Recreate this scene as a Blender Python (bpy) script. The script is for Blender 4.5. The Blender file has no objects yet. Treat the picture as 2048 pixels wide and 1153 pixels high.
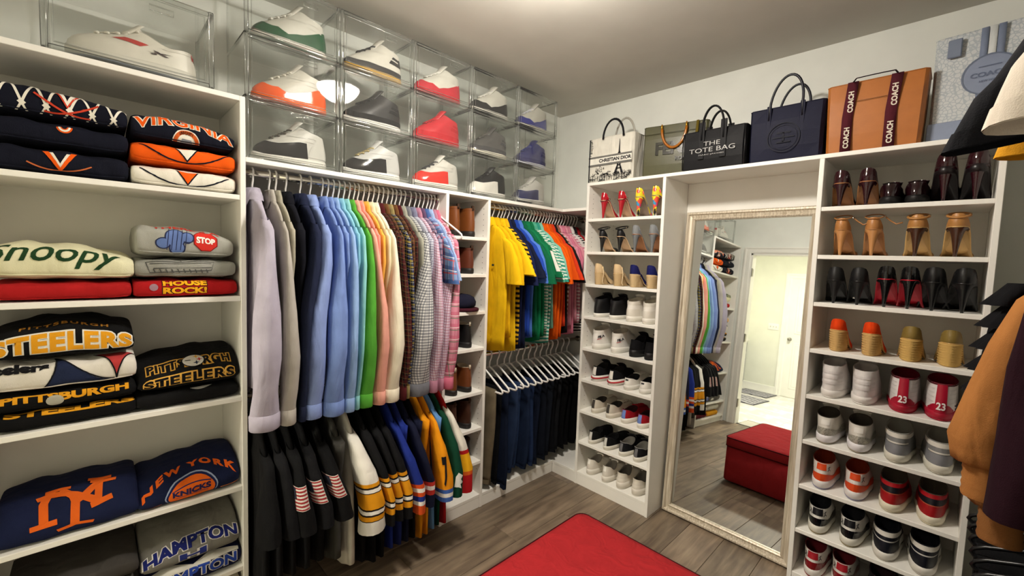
import bpy, bmesh, math, random
from math import sin, cos, pi, radians, sqrt, acos
from mathutils import Vector, Matrix, geometry

# ------------------------------------------------------------------ camera, world, exposure
scene = bpy.context.scene
col = scene.collection
CAM = Vector((2.3017, -2.7354, 1.5414))
YAW, PITCH, ROLL, FPX = .7952, .0676, .0339, 861.87
fw = Vector((-sin(YAW)*cos(PITCH), cos(YAW)*cos(PITCH), -sin(PITCH)))
rt = Vector((cos(YAW), sin(YAW), 0)); up = rt.cross(fw)
r2 = rt*cos(ROLL) + up*sin(ROLL); u2 = up*cos(ROLL) - rt*sin(ROLL)
cd = bpy.data.cameras.new('camera'); cam = bpy.data.objects.new('camera', cd); col.objects.link(cam)
cd.sensor_width = 36; cd.lens = FPX/2048*36; cd.clip_start = .02
M4 = Matrix(((r2.x, u2.x, -fw.x, CAM.x), (r2.y, u2.y, -fw.y, CAM.y), (r2.z, u2.z, -fw.z, CAM.z), (0, 0, 0, 1)))
cam.matrix_world = M4; scene.camera = cam
w = bpy.data.worlds.new('world'); scene.world = w; w.use_nodes = True
w.node_tree.nodes['Background'].inputs[0].default_value = (.5, .5, .48, 1)
w.node_tree.nodes['Background'].inputs[1].default_value = .05
vs = scene.view_settings; vs.view_transform = 'Standard'; vs.look = 'None'; vs.gamma = 1; vs.use_curve_mapping = False
vs.exposure = EXPOSURE = 0.0
scene.cycles.transparent_max_bounces = 48
scene.cycles.max_bounces = 10; scene.cycles.diffuse_bounces = 5; scene.cycles.glossy_bounces = 5
LAMP_STRENGTH = 228.0     # bowl of the ceiling lamp in the closet
BATH_STRENGTH = 300.0     # flush disc lamp in the bathroom
LAMP_POS = (1.26, -1.56)

# ------------------------------------------------------------------ materials (all node based)
MATS = {}
def lin(h):
    if not isinstance(h, str): return tuple(h) + (1,)
    h = h.lstrip('#'); h = ''.join(x+x for x in h) if len(h) == 3 else h; c = [int(h[i:i+2], 16)/255 for i in (0, 2, 4)]
    return tuple(x/12.92 if x <= .04045 else ((x+.055)/1.055)**2.4 for x in c) + (1,)
def base_mat(name, rough, metal=0, spec=.4):
    m = bpy.data.materials.new(name); m.use_nodes = True
    nt = m.node_tree; b = nt.nodes['Principled BSDF']
    b.inputs['Roughness'].default_value = rough; b.inputs['Metallic'].default_value = metal
    b.inputs['Specular IOR Level'].default_value = spec
    return m, nt, b
def node(nt, t, **kw):
    n = nt.nodes.new(t)
    for k, v in kw.items(): setattr(n, k, v)
    return n
def vary(nt, b, colour, scale, amt, bump, bscale, coord='Object', src=None, wrinkle=0):
    tc = node(nt, 'ShaderNodeTexCoord'); nz = node(nt, 'ShaderNodeTexNoise')
    nz.inputs['Scale'].default_value = scale; nz.inputs['Detail'].default_value = 3
    nt.links.new(tc.outputs[coord], nz.inputs['Vector'])
    mr = node(nt, 'ShaderNodeMapRange'); mr.inputs[1].default_value = .3; mr.inputs[2].default_value = .7
    mr.inputs[3].default_value = 1-amt; mr.inputs[4].default_value = 1+amt
    nt.links.new(nz.outputs['Fac'], mr.inputs[0])
    mx = node(nt, 'ShaderNodeMix', data_type='RGBA', blend_type='MULTIPLY'); mx.inputs[0].default_value = 1
    if src is None: mx.inputs[6].default_value = colour
    else: nt.links.new(src, mx.inputs[6])
    cb = node(nt, 'ShaderNodeCombineColor')
    for i in range(3): nt.links.new(mr.outputs[0], cb.inputs[i])
    nt.links.new(cb.outputs[0], mx.inputs[7]); nt.links.new(mx.outputs[2], b.inputs['Base Color'])
    if bump:
        n2 = node(nt, 'ShaderNodeTexNoise'); n2.inputs['Scale'].default_value = bscale
        nt.links.new(tc.outputs[coord], n2.inputs['Vector'])
        bp = node(nt, 'ShaderNodeBump'); bp.inputs['Strength'].default_value = bump; bp.inputs['Distance'].default_value = .002
        nt.links.new(n2.outputs['Fac'], bp.inputs['Height']); nt.links.new(bp.outputs[0], b.inputs['Normal'])
        if wrinkle:
            mp = node(nt, 'ShaderNodeMapping'); mp.inputs['Scale'].default_value = (11, 11, 3.2); nt.links.new(tc.outputs[coord], mp.inputs[0])
            n3 = node(nt, 'ShaderNodeTexNoise'); n3.inputs['Scale'].default_value = 1; n3.inputs['Detail'].default_value = 2.5; n3.inputs['Distortion'].default_value = .8
            nt.links.new(mp.outputs[0], n3.inputs['Vector'])
            b3 = node(nt, 'ShaderNodeBump'); b3.inputs['Strength'].default_value = wrinkle; b3.inputs['Distance'].default_value = .03
            nt.links.new(n3.outputs['Fac'], b3.inputs['Height']); nt.links.new(b3.outputs[0], bp.inputs['Normal'])
def cloth(h, rough=.9, amt=.07):
    k = ('cloth', h, rough)
    if k not in MATS:
        m, nt, b = base_mat('cloth_' + h.strip('#'), rough, spec=.15)
        vary(nt, b, lin(h), 14, amt, .35, 420, wrinkle=.55); MATS[k] = m
    return MATS[k]
def leather(h, rough=.42, spec=.4):
    k = ('leather', h, rough)
    if k not in MATS:
        m, nt, b = base_mat('leather_' + h.strip('#'), rough, spec=spec)
        vary(nt, b, lin(h), 22, .05, .15, 260); MATS[k] = m
    return MATS[k]
def patent(h): return leather(h, .08, .6)
def plain(h, rough=.5, metal=0):
    k = ('plain', h, rough, metal)
    if k not in MATS:
        m, nt, b = base_mat('paint_' + h.strip('#'), rough, metal)
        vary(nt, b, lin(h), 6, .03, 0, 1); MATS[k] = m
    return MATS[k]
def emit(h, s, name):
    m = bpy.data.materials.new(name); m.use_nodes = True; nt = m.node_tree; nt.nodes.clear()
    e = node(nt, 'ShaderNodeEmission'); e.inputs[0].default_value = lin(h); e.inputs[1].default_value = s
    o = node(nt, 'ShaderNodeOutputMaterial'); nt.links.new(e.outputs[0], o.inputs[0]); return m
def acrylic(name, tint, haze, ior, rough, thick=False):
    m = bpy.data.materials.new(name); m.use_nodes = True; nt = m.node_tree; nt.nodes.clear()
    tr = node(nt, 'ShaderNodeBsdfTransparent'); tr.inputs[0].default_value = tint
    gl = node(nt, 'ShaderNodeBsdfGlossy'); gl.inputs['Roughness'].default_value = rough; gl.inputs[0].default_value = (1, 1, 1, 1)
    df = node(nt, 'ShaderNodeBsdfDiffuse'); df.inputs[0].default_value = (.75, .75, .72, 1)
    lw = node(nt, 'ShaderNodeLayerWeight'); lw.inputs[0].default_value = .5
    p5 = node(nt, 'ShaderNodeMath', operation='POWER'); p5.inputs[1].default_value = 3.5; nt.links.new(lw.outputs['Facing'], p5.inputs[0])
    fr = node(nt, 'ShaderNodeMath', operation='MULTIPLY_ADD'); fr.inputs[1].default_value = .8; fr.inputs[2].default_value = ((ior-1)/(ior+1))**2; nt.links.new(p5.outputs[0], fr.inputs[0])
    if thick: fr = node(nt, 'ShaderNodeFresnel'); fr.inputs[0].default_value = ior
    m1 = node(nt, 'ShaderNodeMixShader'); m2 = node(nt, 'ShaderNodeMixShader'); m1.inputs[0].default_value = haze
    nt.links.new(tr.outputs[0], m1.inputs[1]); nt.links.new(df.outputs[0], m1.inputs[2])
    nt.links.new(fr.outputs[0], m2.inputs[0]); nt.links.new(m1.outputs[0], m2.inputs[1]); nt.links.new(gl.outputs[0], m2.inputs[2])
    o = node(nt, 'ShaderNodeOutputMaterial'); nt.links.new(m2.outputs[0], o.inputs[0]); return m
def stripes_mat(name, base, rules, rough=.9):
    """woven check: rules = (axis 0/1, period m, width fraction, phase, colour, strength) on the UVs (metres)"""
    k = ('weave', name)
    if k in MATS: return MATS[k]
    m, nt, b = base_mat('weave_' + name, rough, spec=.15)
    uvn = node(nt, 'ShaderNodeTexCoord'); sp = node(nt, 'ShaderNodeSeparateXYZ'); nt.links.new(uvn.outputs['UV'], sp.inputs[0])
    rgb = node(nt, 'ShaderNodeRGB'); rgb.outputs[0].default_value = lin(base); cur = rgb.outputs[0]
    for ax, per, wd, ph, c, st in rules:
        a = node(nt, 'ShaderNodeMath', operation='MULTIPLY_ADD'); a.inputs[1].default_value = 1/per; a.inputs[2].default_value = ph
        nt.links.new(sp.outputs[ax], a.inputs[0])
        f = node(nt, 'ShaderNodeMath', operation='FRACT'); nt.links.new(a.outputs[0], f.inputs[0])
        l = node(nt, 'ShaderNodeMath', operation='LESS_THAN'); l.inputs[1].default_value = wd; nt.links.new(f.outputs[0], l.inputs[0])
        s = node(nt, 'ShaderNodeMath', operation='MULTIPLY'); s.inputs[1].default_value = st; nt.links.new(l.outputs[0], s.inputs[0])
        mx = node(nt, 'ShaderNodeMix', data_type='RGBA'); nt.links.new(s.outputs[0], mx.inputs[0])
        nt.links.new(cur, mx.inputs[6]); mx.inputs[7].default_value = lin(c); cur = mx.outputs[2]
    vary(nt, b, None, 14, .05, .3, 400, src=cur, wrinkle=.5)
    MATS[k] = m; return m
def bands_mat(name, bands, rough=.85):
    """knit bands by height below the rod: bands = (z from, colour), going down from z = 0"""
    k = ('bands', name)
    if k in MATS: return MATS[k]
    m, nt, b = base_mat('bands_' + name, rough, spec=.15)
    tc = node(nt, 'ShaderNodeTexCoord'); sp = node(nt, 'ShaderNodeSeparateXYZ'); nt.links.new(tc.outputs['Object'], sp.inputs[0])
    a = node(nt, 'ShaderNodeMath', operation='MULTIPLY'); a.inputs[1].default_value = -1; nt.links.new(sp.outputs[2], a.inputs[0])
    cr = node(nt, 'ShaderNodeValToRGB'); cr.color_ramp.interpolation = 'CONSTANT'; nt.links.new(a.outputs[0], cr.inputs[0])
    el = cr.color_ramp.elements
    while len(el) > 1: el.remove(el[-1])
    el[0].position = 0; el[0].color = lin(bands[0][1])
    for z, c in bands[1:]:
        e = el.new(min(.999, -z)); e.color = lin(c)
    vary(nt, b, None, 14, .05, .3, 400, src=cr.outputs[0], wrinkle=.5); MATS[k] = m; return m

def wood_mat(i, c1, c2):
    m, nt, b = base_mat('grey_oak_%d' % i, .42, spec=.35)
    tc = node(nt, 'ShaderNodeTexCoord'); mp = node(nt, 'ShaderNodeMapping'); nt.links.new(tc.outputs['Object'], mp.inputs[0])
    mp.inputs['Scale'].default_value = (14, 1.3, 1); mp.inputs['Location'].default_value = (i*3.1, i*1.7, 0)
    nz = node(nt, 'ShaderNodeTexNoise'); nz.inputs['Scale'].default_value = 2.2; nz.inputs['Detail'].default_value = 6; nz.inputs['Distortion'].default_value = .6
    nt.links.new(mp.outputs[0], nz.inputs['Vector'])
    n2 = node(nt, 'ShaderNodeTexNoise'); n2.inputs['Scale'].default_value = 5; n2.inputs['Detail'].default_value = 2
    nt.links.new(tc.outputs['Object'], n2.inputs['Vector'])
    ad = node(nt, 'ShaderNodeMath', operation='MULTIPLY_ADD'); ad.inputs[1].default_value = .45
    nt.links.new(n2.outputs['Fac'], ad.inputs[0]); nt.links.new(nz.outputs['Fac'], ad.inputs[2])
    cr = node(nt, 'ShaderNodeValToRGB'); nt.links.new(ad.outputs[0], cr.inputs[0])
    cr.color_ramp.elements[0].position = .5; cr.color_ramp.elements[0].color = lin(c1)
    cr.color_ramp.elements[1].position = .95; cr.color_ramp.elements[1].color = lin(c2)
    nt.links.new(cr.outputs[0], b.inputs['Base Color'])
    bp = node(nt, 'ShaderNodeBump'); bp.inputs['Strength'].default_value = .15; bp.inputs['Distance'].default_value = .002
    nt.links.new(nz.outputs['Fac'], bp.inputs['Height']); nt.links.new(bp.outputs[0], b.inputs['Normal'])
    return m
def marble_mat():
    m, nt, b = base_mat('marble', .2)
    tc = node(nt, 'ShaderNodeTexCoord'); nz = node(nt, 'ShaderNodeTexNoise'); nz.inputs['Scale'].default_value = 2; nz.inputs['Detail'].default_value = 5
    nz.inputs['Distortion'].default_value = 1.6; nt.links.new(tc.outputs['Object'], nz.inputs['Vector'])
    cr = node(nt, 'ShaderNodeValToRGB'); nt.links.new(nz.outputs['Fac'], cr.inputs[0])
    e = cr.color_ramp.elements; e[0].position = .46; e[0].color = lin('#d8d5d0'); e[1].position = .52; e[1].color = lin('#efede8')
    nt.links.new(cr.outputs[0], b.inputs['Base Color']); return m
def worn_frame_mat():
    m, nt, b = base_mat('champagne_frame', .4, .25)
    tc = node(nt, 'ShaderNodeTexCoord'); mp = node(nt, 'ShaderNodeMapping'); mp.inputs['Scale'].default_value = (60, 60, 3)
    nt.links.new(tc.outputs['Object'], mp.inputs[0])
    nz = node(nt, 'ShaderNodeTexNoise'); nz.inputs['Scale'].default_value = 2; nz.inputs['Detail'].default_value = 4; nt.links.new(mp.outputs[0], nz.inputs['Vector'])
    cr = node(nt, 'ShaderNodeValToRGB'); nt.links.new(nz.outputs['Fac'], cr.inputs[0])
    e = cr.color_ramp.elements; e[0].position = .35; e[0].color = lin('#b3a690'); e[1].position = .7; e[1].color = lin('#e2d9c8')
    nt.links.new(cr.outputs[0], b.inputs['Base Color']); return m

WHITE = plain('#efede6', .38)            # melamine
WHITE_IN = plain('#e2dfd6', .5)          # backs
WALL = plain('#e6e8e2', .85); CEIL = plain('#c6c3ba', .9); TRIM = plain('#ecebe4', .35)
CHROME = plain('#d8d4ca', .12, 1); NICKEL = plain('#9c988e', .3, 1); BRONZE = plain('#2a211a', .45, .6)
HANGER = plain('#f2f1ee', .35); HANGER_DARK = plain('#141416', .3)
ACRYL = acrylic('clear_acrylic', (.955, .96, .955, 1), .02, 1.22, .03)
ACRYL_EDGE = acrylic('acrylic_edge', (.88, .89, .88, 1), .05, 1.35, .05, True)
MIRROR = plain('#e4e8e6', .015, 1)

# ------------------------------------------------------------------ mesh helpers
def mesh(name, V, F, mat, smooth=True, uv=None, mi=None):
    me = bpy.data.meshes.new(name); me.from_pydata([tuple(v) for v in V], [], F)
    for m in (mat if isinstance(mat, (list, tuple)) else [mat]): me.materials.append(m)
    if smooth: me.polygons.foreach_set('use_smooth', [True]*len(me.polygons))
    if mi: me.polygons.foreach_set('material_index', mi)
    if uv:
        l = me.uv_layers.new(name='uv')
        for p in me.polygons:
            for li, vi in zip(p.loop_indices, p.vertices): l.data[li].uv = uv[vi]
    me.update(); return me
def put(name, me, parent=None, loc=None, rz=0):
    o = bpy.data.objects.new(name, me); col.objects.link(o); o.parent = parent
    if loc is not None: o.location = loc
    if rz: o.rotation_euler = (0, 0, rz)
    return o
def part(name, VF, mat, parent, smooth=True, uv=None, label=None):
    o = put(name, mesh(name, VF[0], VF[1], mat, smooth, uv if uv is not None else (VF[2] if len(VF) > 2 else None)), parent)
    if label: o['label'] = label
    return o
def tag(o, label, cat, group=None):
    o['label'] = label; o['category'] = cat
    if group: o['group'] = group
    return o
def thing(name, label, cat, loc=(0, 0, 0), rz=0, group=None):
    o = bpy.data.objects.new(name, None); col.objects.link(o); o.location = loc; o.rotation_euler = (0, 0, rz)
    o.empty_display_size = .05
    return tag(o, label, cat, group)
def struct(o): o['kind'] = 'structure'; return o
KIDS = {}
def dup(root, loc, rz=None, label=None, group=None):
    def cp(o, par):
        c = o.copy(); col.objects.link(c); c.parent = par
        for ch in o.children: cp(ch, c)
        return c
    r = cp(root, None); r.location = loc
    if rz is not None: r.rotation_euler = (0, 0, rz)
    if label: r['label'] = label
    if group: r['group'] = group
    return r
def box(x0, x1, y0, y1, z0, z1):
    V = [(x, y, z) for z in (z0, z1) for x, y in ((x0, y0), (x1, y0), (x1, y1), (x0, y1))]
    return V, [(3, 2, 1, 0), (4, 5, 6, 7), (0, 1, 5, 4), (1, 2, 6, 5), (2, 3, 7, 6), (3, 0, 4, 7)]
def join(*L):
    V, F = [], []
    for g in L:
        n = len(V); V += list(g[0]); F += [tuple(i+n for i in f) for f in g[1]]
    return V, F
def rbox(x0, x1, y0, y1, z0, z1, r=.004, seg=2):
    bm = bmesh.new(); V, F = box(x0, x1, y0, y1, z0, z1)
    vv = [bm.verts.new(v) for v in V]
    for f in F: bm.faces.new([vv[i] for i in f])
    bmesh.ops.bevel(bm, geom=bm.edges[:], offset=r, segments=seg, affect='EDGES', profile=.5)
    bm.verts.index_update(); V = [v.co[:] for v in bm.verts]; F = [tuple(v.index for v in f.verts) for f in bm.faces]
    bm.free(); return V, F
def loft(rings, cap0=False, cap1=False, closed=True):
    n = len(rings[0]); V = [tuple(p) for r in rings for p in r]; F = []; uv = []
    vl = 0
    for k, r in enumerate(rings):
        if k: vl += sum((Vector(a)-Vector(b)).length for a, b in zip(r[::4], rings[k-1][::4]))/max(1, len(r[::4]))
        ul = 0
        for i, p in enumerate(r):
            if i: ul += (Vector(p)-Vector(r[i-1])).length
            uv.append((ul, vl))
    m = n if closed else n-1
    for k in range(len(rings)-1):
        for i in range(m):
            j = (i+1) % n; F.append((k*n+i, k*n+j, (k+1)*n+j, (k+1)*n+i))
    if cap0: F.append(tuple(range(n-1, -1, -1)))
    if cap1: F.append(tuple((len(rings)-1)*n+i for i in range(n)))
    return V, F, uv
def tube(pts, r, n=6, closed=False, flat=1.0, caps=True):
    P = [Vector(p) for p in pts]; N = len(P); rings = []
    t0 = (P[1]-P[0]).normalized(); a = Vector((0, 0, 1)) if abs(t0.z) < .9 else Vector((1, 0, 0))
    nrm = t0.cross(a).normalized()
    for i in range(N):
        if closed: t = (P[(i+1) % N]-P[i-1])
        else: t = P[min(i+1, N-1)]-P[max(i-1, 0)]
        t.normalize(); nrm = (nrm - t*nrm.dot(t)).normalized(); b = t.cross(nrm)
        rr = r[i] if isinstance(r, (list, tuple)) else r
        rings.append([P[i]+nrm*cos(2*pi*k/n)*rr+b*sin(2*pi*k/n)*rr*flat for k in range(n)])
    if closed: rings.append(rings[0])
    return loft(rings, caps and not closed, caps and not closed)[:2]
def strap(pts, w, t, wdir):
    """flat band along pts, width w along wdir, thickness t"""
    P = [Vector(p) for p in pts]; W = Vector(wdir).normalized(); rings = []
    for i in range(len(P)):
        tg = (P[min(i+1, len(P)-1)]-P[max(i-1, 0)]).normalized(); nn = tg.cross(W).normalized()
        rings.append([P[i]+W*w/2+nn*t/2, P[i]-W*w/2+nn*t/2, P[i]-W*w/2-nn*t/2, P[i]+W*w/2-nn*t/2])
    return loft(rings, True, True)[:2]
def arcpts(c, r, a0, a1, n, ax=0):
    out = []
    for i in range(n+1):
        a = a0+(a1-a0)*i/n; u, v = r*cos(a), r*sin(a)
        out.append((c[0]+u, c[1], c[2]+v) if ax == 0 else ((c[0], c[1]+u, c[2]+v) if ax == 1 else (c[0]+u, c[1]+v, c[2])))
    return out
def sm(a, b, x):
    t = max(0, min(1, (x-a)/(b-a))); return t*t*(3-2*t)
def lerp(a, b, t): return a+(b-a)*t
def pw(x, e): return math.copysign(abs(x)**e, x)
def interp(tab, x):
    if x <= tab[0][0]: return tab[0][1]
    for (a, u), (b, v) in zip(tab, tab[1:]):
        if x <= b: t = (x-a)/(b-a); t = t*t*(3-2*t); return u+(v-u)*t
    return tab[-1][1]

# ------------------------------------------------------------------ flat prints: 2D shapes, laid on a surface by a map function
TXT = {}
def text2d(s, size=1, bold=0, shear=0, space=1.0):
    k = (s, bold, shear, space)
    if k not in TXT:
        c = bpy.data.curves.new('t', 'FONT'); c.body = s; c.size = 1; c.offset = bold; c.shear = shear; c.space_character = space
        c.align_x = 'CENTER'; c.align_y = 'BOTTOM_BASELINE'; c.resolution_u = 3; c.fill_mode = 'FRONT'
        o = bpy.data.objects.new('t', c); me = bpy.data.meshes.new_from_object(o)
        TXT[k] = ([(v.co.x, v.co.y) for v in me.vertices], [tuple(p.vertices) for p in me.polygons])
        bpy.data.meshes.remove(me); bpy.data.objects.remove(o); bpy.data.curves.remove(c)
    V, F = TXT[k]; return [(x*size, y*size) for x, y in V], F
def T(s, size, x=0, y=0, bold=.02, shear=0, width=None, height=None, arc=0, space=1.0):
    V, F = text2d(s, 1, bold, shear, space)
    xs = [v[0] for v in V]; ys = [v[1] for v in V]; cx = (min(xs)+max(xs))/2
    sx = width/(max(xs)-min(xs)) if width else size
    sy = height/(max(ys)-min(ys)) if height else size
    V = [((a-cx)*sx, (b-min(ys))*sy) for a, b in V]
    return [(x+a, y+b-arc*a*a) for a, b in V], F
def poly(pts):
    t = geometry.tessellate_polygon([[Vector((p[0], p[1], 0)) for p in pts]])
    return list(pts), [tuple(f) for f in t]
def disc(cx, cy, r, n=28, sy=1): return poly([(cx+r*cos(2*pi*i/n), cy+sy*r*sin(2*pi*i/n)) for i in range(n)])
def ring2(cx, cy, r0, r1, a0=0, a1=2*pi, n=28, sy=1):
    V = []; F = []
    for i in range(n+1):
        a = a0+(a1-a0)*i/n
        V += [(cx+r0*cos(a), cy+sy*r0*sin(a)), (cx+r1*cos(a), cy+sy*r1*sin(a))]
        if i: F.append((2*i-2, 2*i-1, 2*i+1, 2*i))
    return V, F
def stroke(pts, w):
    V = []; F = []; n = len(pts)
    for i, p in enumerate(pts):
        a = Vector(pts[max(i-1, 0)]); b = Vector(pts[min(i+1, n-1)]); d = (b-a)
        if d.length < 1e-9: d = Vector((1, 0))
        d.normalize(); q = Vector((-d.y, d.x))*(w if not isinstance(w, (list, tuple)) else w[i])/2
        V += [(p[0]+q.x, p[1]+q.y), (p[0]-q.x, p[1]-q.y)]
        if i: F.append((2*i-2, 2*i-1, 2*i+1, 2*i))
    return V, F
def bez(p0, p1, p2, n=10): return [((1-t)**2*p0[0]+2*t*(1-t)*p1[0]+t*t*p2[0], (1-t)**2*p0[1]+2*t*(1-t)*p1[1]+t*t*p2[1]) for t in [i/n for i in range(n+1)]]
def rect(x0, x1, y0, y1): return [(x0, y0), (x1, y0), (x1, y1), (x0, y1)], [(0, 1, 2, 3)]
def decal(name, shapes, fn, mat, parent, maxlen=.02, clip=None, label=None):
    """lay 2D shapes on a surface: fn(a, b) gives the 3D point"""
    V, F = join(*shapes)
    bm = bmesh.new(); vv = [bm.verts.new((x, y, 0)) for x, y in V]
    for f in F:
        try: bm.faces.new([vv[i] for i in f])
        except ValueError: pass
    bmesh.ops.triangulate(bm, faces=bm.faces[:])
    if clip:
        for co, no in (((clip[0], 0, 0), (-1, 0, 0)), ((clip[1], 0, 0), (1, 0, 0)), ((0, clip[2], 0), (0, -1, 0)), ((0, clip[3], 0), (0, 1, 0))):
            bmesh.ops.bisect_plane(bm, geom=bm.verts[:]+bm.edges[:]+bm.faces[:], plane_co=co, plane_no=no, clear_outer=True)
        bmesh.ops.triangulate(bm, faces=bm.faces[:])
    for _ in range(6):
        e = [x for x in bm.edges if x.calc_length() > maxlen]
        if not e: break
        bmesh.ops.subdivide_edges(bm, edges=e, cuts=1); bmesh.ops.triangulate(bm, faces=bm.faces[:])
    bm.verts.index_update()
    V3 = [fn(v.co.x, v.co.y) for v in bm.verts]; F3 = [tuple(v.index for v in f.verts) for f in bm.faces]; bm.free()
    if not F3: return None
    return part(name, (V3, F3), mat, parent, label=label)

# ================================================================== the room
RX, RY, CZ = 2.98, -3.10, 2.689
rnd = random.Random(7)
fl = struct(put('floor', mesh('floor', *box(-.02, RX+.02, RY-.1, .02, -.05, -.009), plain('#1d1813', .8), False)))
WOODS = [wood_mat(i, a, b) for i, (a, b) in enumerate([('#51443a', '#83735f'), ('#5d4f42', '#8d7c68'), ('#4b4036', '#7a6b5a'), ('#66574a', '#96846e'), ('#574a3f', '#857662'), ('#61544a', '#8c7d6c')])]
PW = .192; x = -.03; k = 0
while x < RX:
    y = RY-.02-rnd.uniform(0, 1.1)
    while y < 0:
        y1 = min(y+1.24, .0); y0 = max(y, RY-.02)
        if y1-y0 > .02:
            xa, xb = max(x, 0), min(x+PW, RX)
            cx_, cy_ = (xa+xb)/2, (y0+y1)/2
            o = part('plank', rbox(xa+.0008-cx_, xb-.0008-cx_, y0+.0008-cy_, y1-.0008-cy_, -.009, 0, .0012, 1), WOODS[k % 6], fl, False)
            o.location = (cx_, cy_, 0)
            k += rnd.choice((1, 2, 3, 5))
        y += 1.24
    x += PW
def wall(name, *boxes, mat=WALL): return struct(put(name, mesh(name, *join(*boxes), mat, False)))
wall('wall_left', box(-.1, 0, RY-.1, .1, 0, CZ))
wall('wall_back', box(0, RX, 0, .1, 0, CZ))
wall('wall_right', box(RX, RX+.1, RY-.1, .1, 0, CZ))
DX0, DX1, DH = .47, 1.27, 2.05
wall('wall_front', box(0, DX0, RY-.1, RY, 0, CZ), box(DX1, RX, RY-.1, RY, 0, CZ), box(DX0, DX1, RY-.1, RY, DH, CZ))
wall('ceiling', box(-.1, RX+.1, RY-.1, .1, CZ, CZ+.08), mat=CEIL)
wall('baseboard_back', rbox(1.115, 1.84, -.016, 0, 0, .09, .004), mat=TRIM)
def casing(name, x0, x1, h, y, s, wd=.075):
    """moulded door casing on the plane y, standing out towards s"""
    prof = [(0, .0), (0, .012), (.012, .018), (.05, .018), (.058, .024), (wd, .024), (wd, 0)]
    path = [(x0, 0, -1, 0), (x0, h, -1, 1), (x1, h, 1, 1), (x1, 0, 1, 0)]
    rings = [[(px+dx*a, y+s*b, pz+dz*a) for a, b in prof] for px, pz, dx, dz in path]
    return struct(put(name, mesh(name, *loft(rings, True, True)[:2], TRIM, False)))
casing('trim_1', DX0, DX1, DH, RY, 1)
tr = struct(put('trim_2', mesh('door_jamb', *join(box(DX0-.001, DX0+.02, RY-.105, RY+.006, 0, DH), box(DX1-.02, DX1+.001, RY-.105, RY+.006, 0, DH), box(DX0, DX1, RY-.105, RY+.006, DH-.02, DH+.001)), TRIM, False)))
for hz in (.25, 1.03, 1.82):
    part('hinge', join(box(DX0+.02, DX0+.023, RY-.05, RY+.004, hz-.045, hz+.045), tube([(DX0+.026, RY+.008, hz-.05), (DX0+.026, RY+.008, hz+.05)], .007, 8)), NICKEL, tr, False, label='satin nickel hinge')

# ------------------------------------------------------------------ bathroom seen in the mirror through the doorway
BY = -6.2; BX0, BX1 = -1.0, 2.3
bf = struct(put('floor_bathroom', mesh('subfloor', *box(BX0, BX1, BY-.05, RY-.1, -.05, -.008), plain('#b8b4aa', .8), False)))
MARB = marble_mat()
for i in range(11):
    for j in range(5):
        xa = BX0+.3*i; ya = BY+.6*j-(.3 if i % 2 else 0)
        xb, yb = min(xa+.3, BX1), min(ya+.6, RY-.1); ya = max(ya, BY)
        if yb-ya > .03 and xb-xa > .03:
            cx_, cy_ = (xa+xb)/2, (ya+yb)/2
            o = part('tile', rbox(xa+.001-cx_, xb-.001-cx_, ya+.001-cy_, yb-.001-cy_, -.008, 0, .001, 1), MARB, bf, False); o.location = (cx_, cy_, 0)
BW = plain('#dedfd2', .8)
BDX0, BDX1 = .1, .88
wall('wall_bathroom_far', box(BX0, BX1, BY-.1, BY, 0, CZ), mat=BW)
wall('wall_bathroom_left', box(BX0-.1, BX0, BY-.1, RY-.1, 0, CZ), mat=BW)
wall('wall_bathroom_right', box(BX1, BX1+.1, BY-.1, RY-.1, 0, CZ), mat=BW)
wall('ceiling_bathroom', box(BX0-.1, BX1+.1, BY-.1, RY-.1, CZ, CZ+.08), mat=plain('#e6e4dc', .9))
wall('baseboard_bathroom', rbox(BX0, BDX0-.09, BY, BY+.016, 0, .13, .004), mat=TRIM)
casing('trim_3', BDX0, BDX1, 2.06, BY, 1, .09)
d = struct(put('door_1', mesh('door_1', *box(BDX0, BDX1, BY, BY+.006, .008, 2.06), TRIM, False)))
for z0, z1 in ((.15, .95), (1.1, 1.93)):
    for x0, x1 in ((BDX0+.11, BDX0+.36), (BDX0+.44, BDX0+.68)):
        part('panel', join(rbox(x0, x1, BY+.004, BY+.014, z0, z1, .005, 1), rbox(x0+.04, x1-.04, BY+.006, BY+.02, z0+.04, z1-.04, .005, 1)), TRIM, d, False)
part('door_knob', join(tube([(BDX0+.06, BY, 1.0), (BDX0+.06, BY+.05, 1.0)], .011, 10), loft([[(BDX0+.06+r*cos(a*pi/6), BY+yy, 1.0+r*sin(a*pi/6)) for a in range(12)] for yy, r in ((.0, .03), (.008, .03), (.04, .016), (.05, .027), (.07, .026), (.078, .01))], True, True)[:2]), NICKEL, d, label='nickel door knob')
sp_ = thing('light_switch', 'white triple light switch plate on the bathroom wall beside the panel door', 'light switch', (-.115, BY, 1.183))
part('plate', rbox(-.085, .085, 0, .007, -.058, .058, .004), TRIM, sp_)
for dx in (-.046, 0, .046):
    part('toggle', join(box(dx-.006, dx+.006, .006, .009, -.014, .014), rbox(dx-.004, dx+.004, .008, .018, -.002, .01, .001, 1)), plain('#c9c6bc', .4), sp_, False)
vn = thing('bathroom_vanity', 'navy blue bathroom vanity cabinet with a white stone top', 'vanity', (-.69, -5.55, 0))
part('cabinet_body', join(rbox(-.3, .2, -.55, .55, .09, .865, .004), box(-.3, .18, -.53, .53, 0, .09)), plain('#272a55', .5), vn, False)
part('counter', rbox(-.305, .23, -.58, .58, .866, .9, .005), MARB, vn, False)
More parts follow.
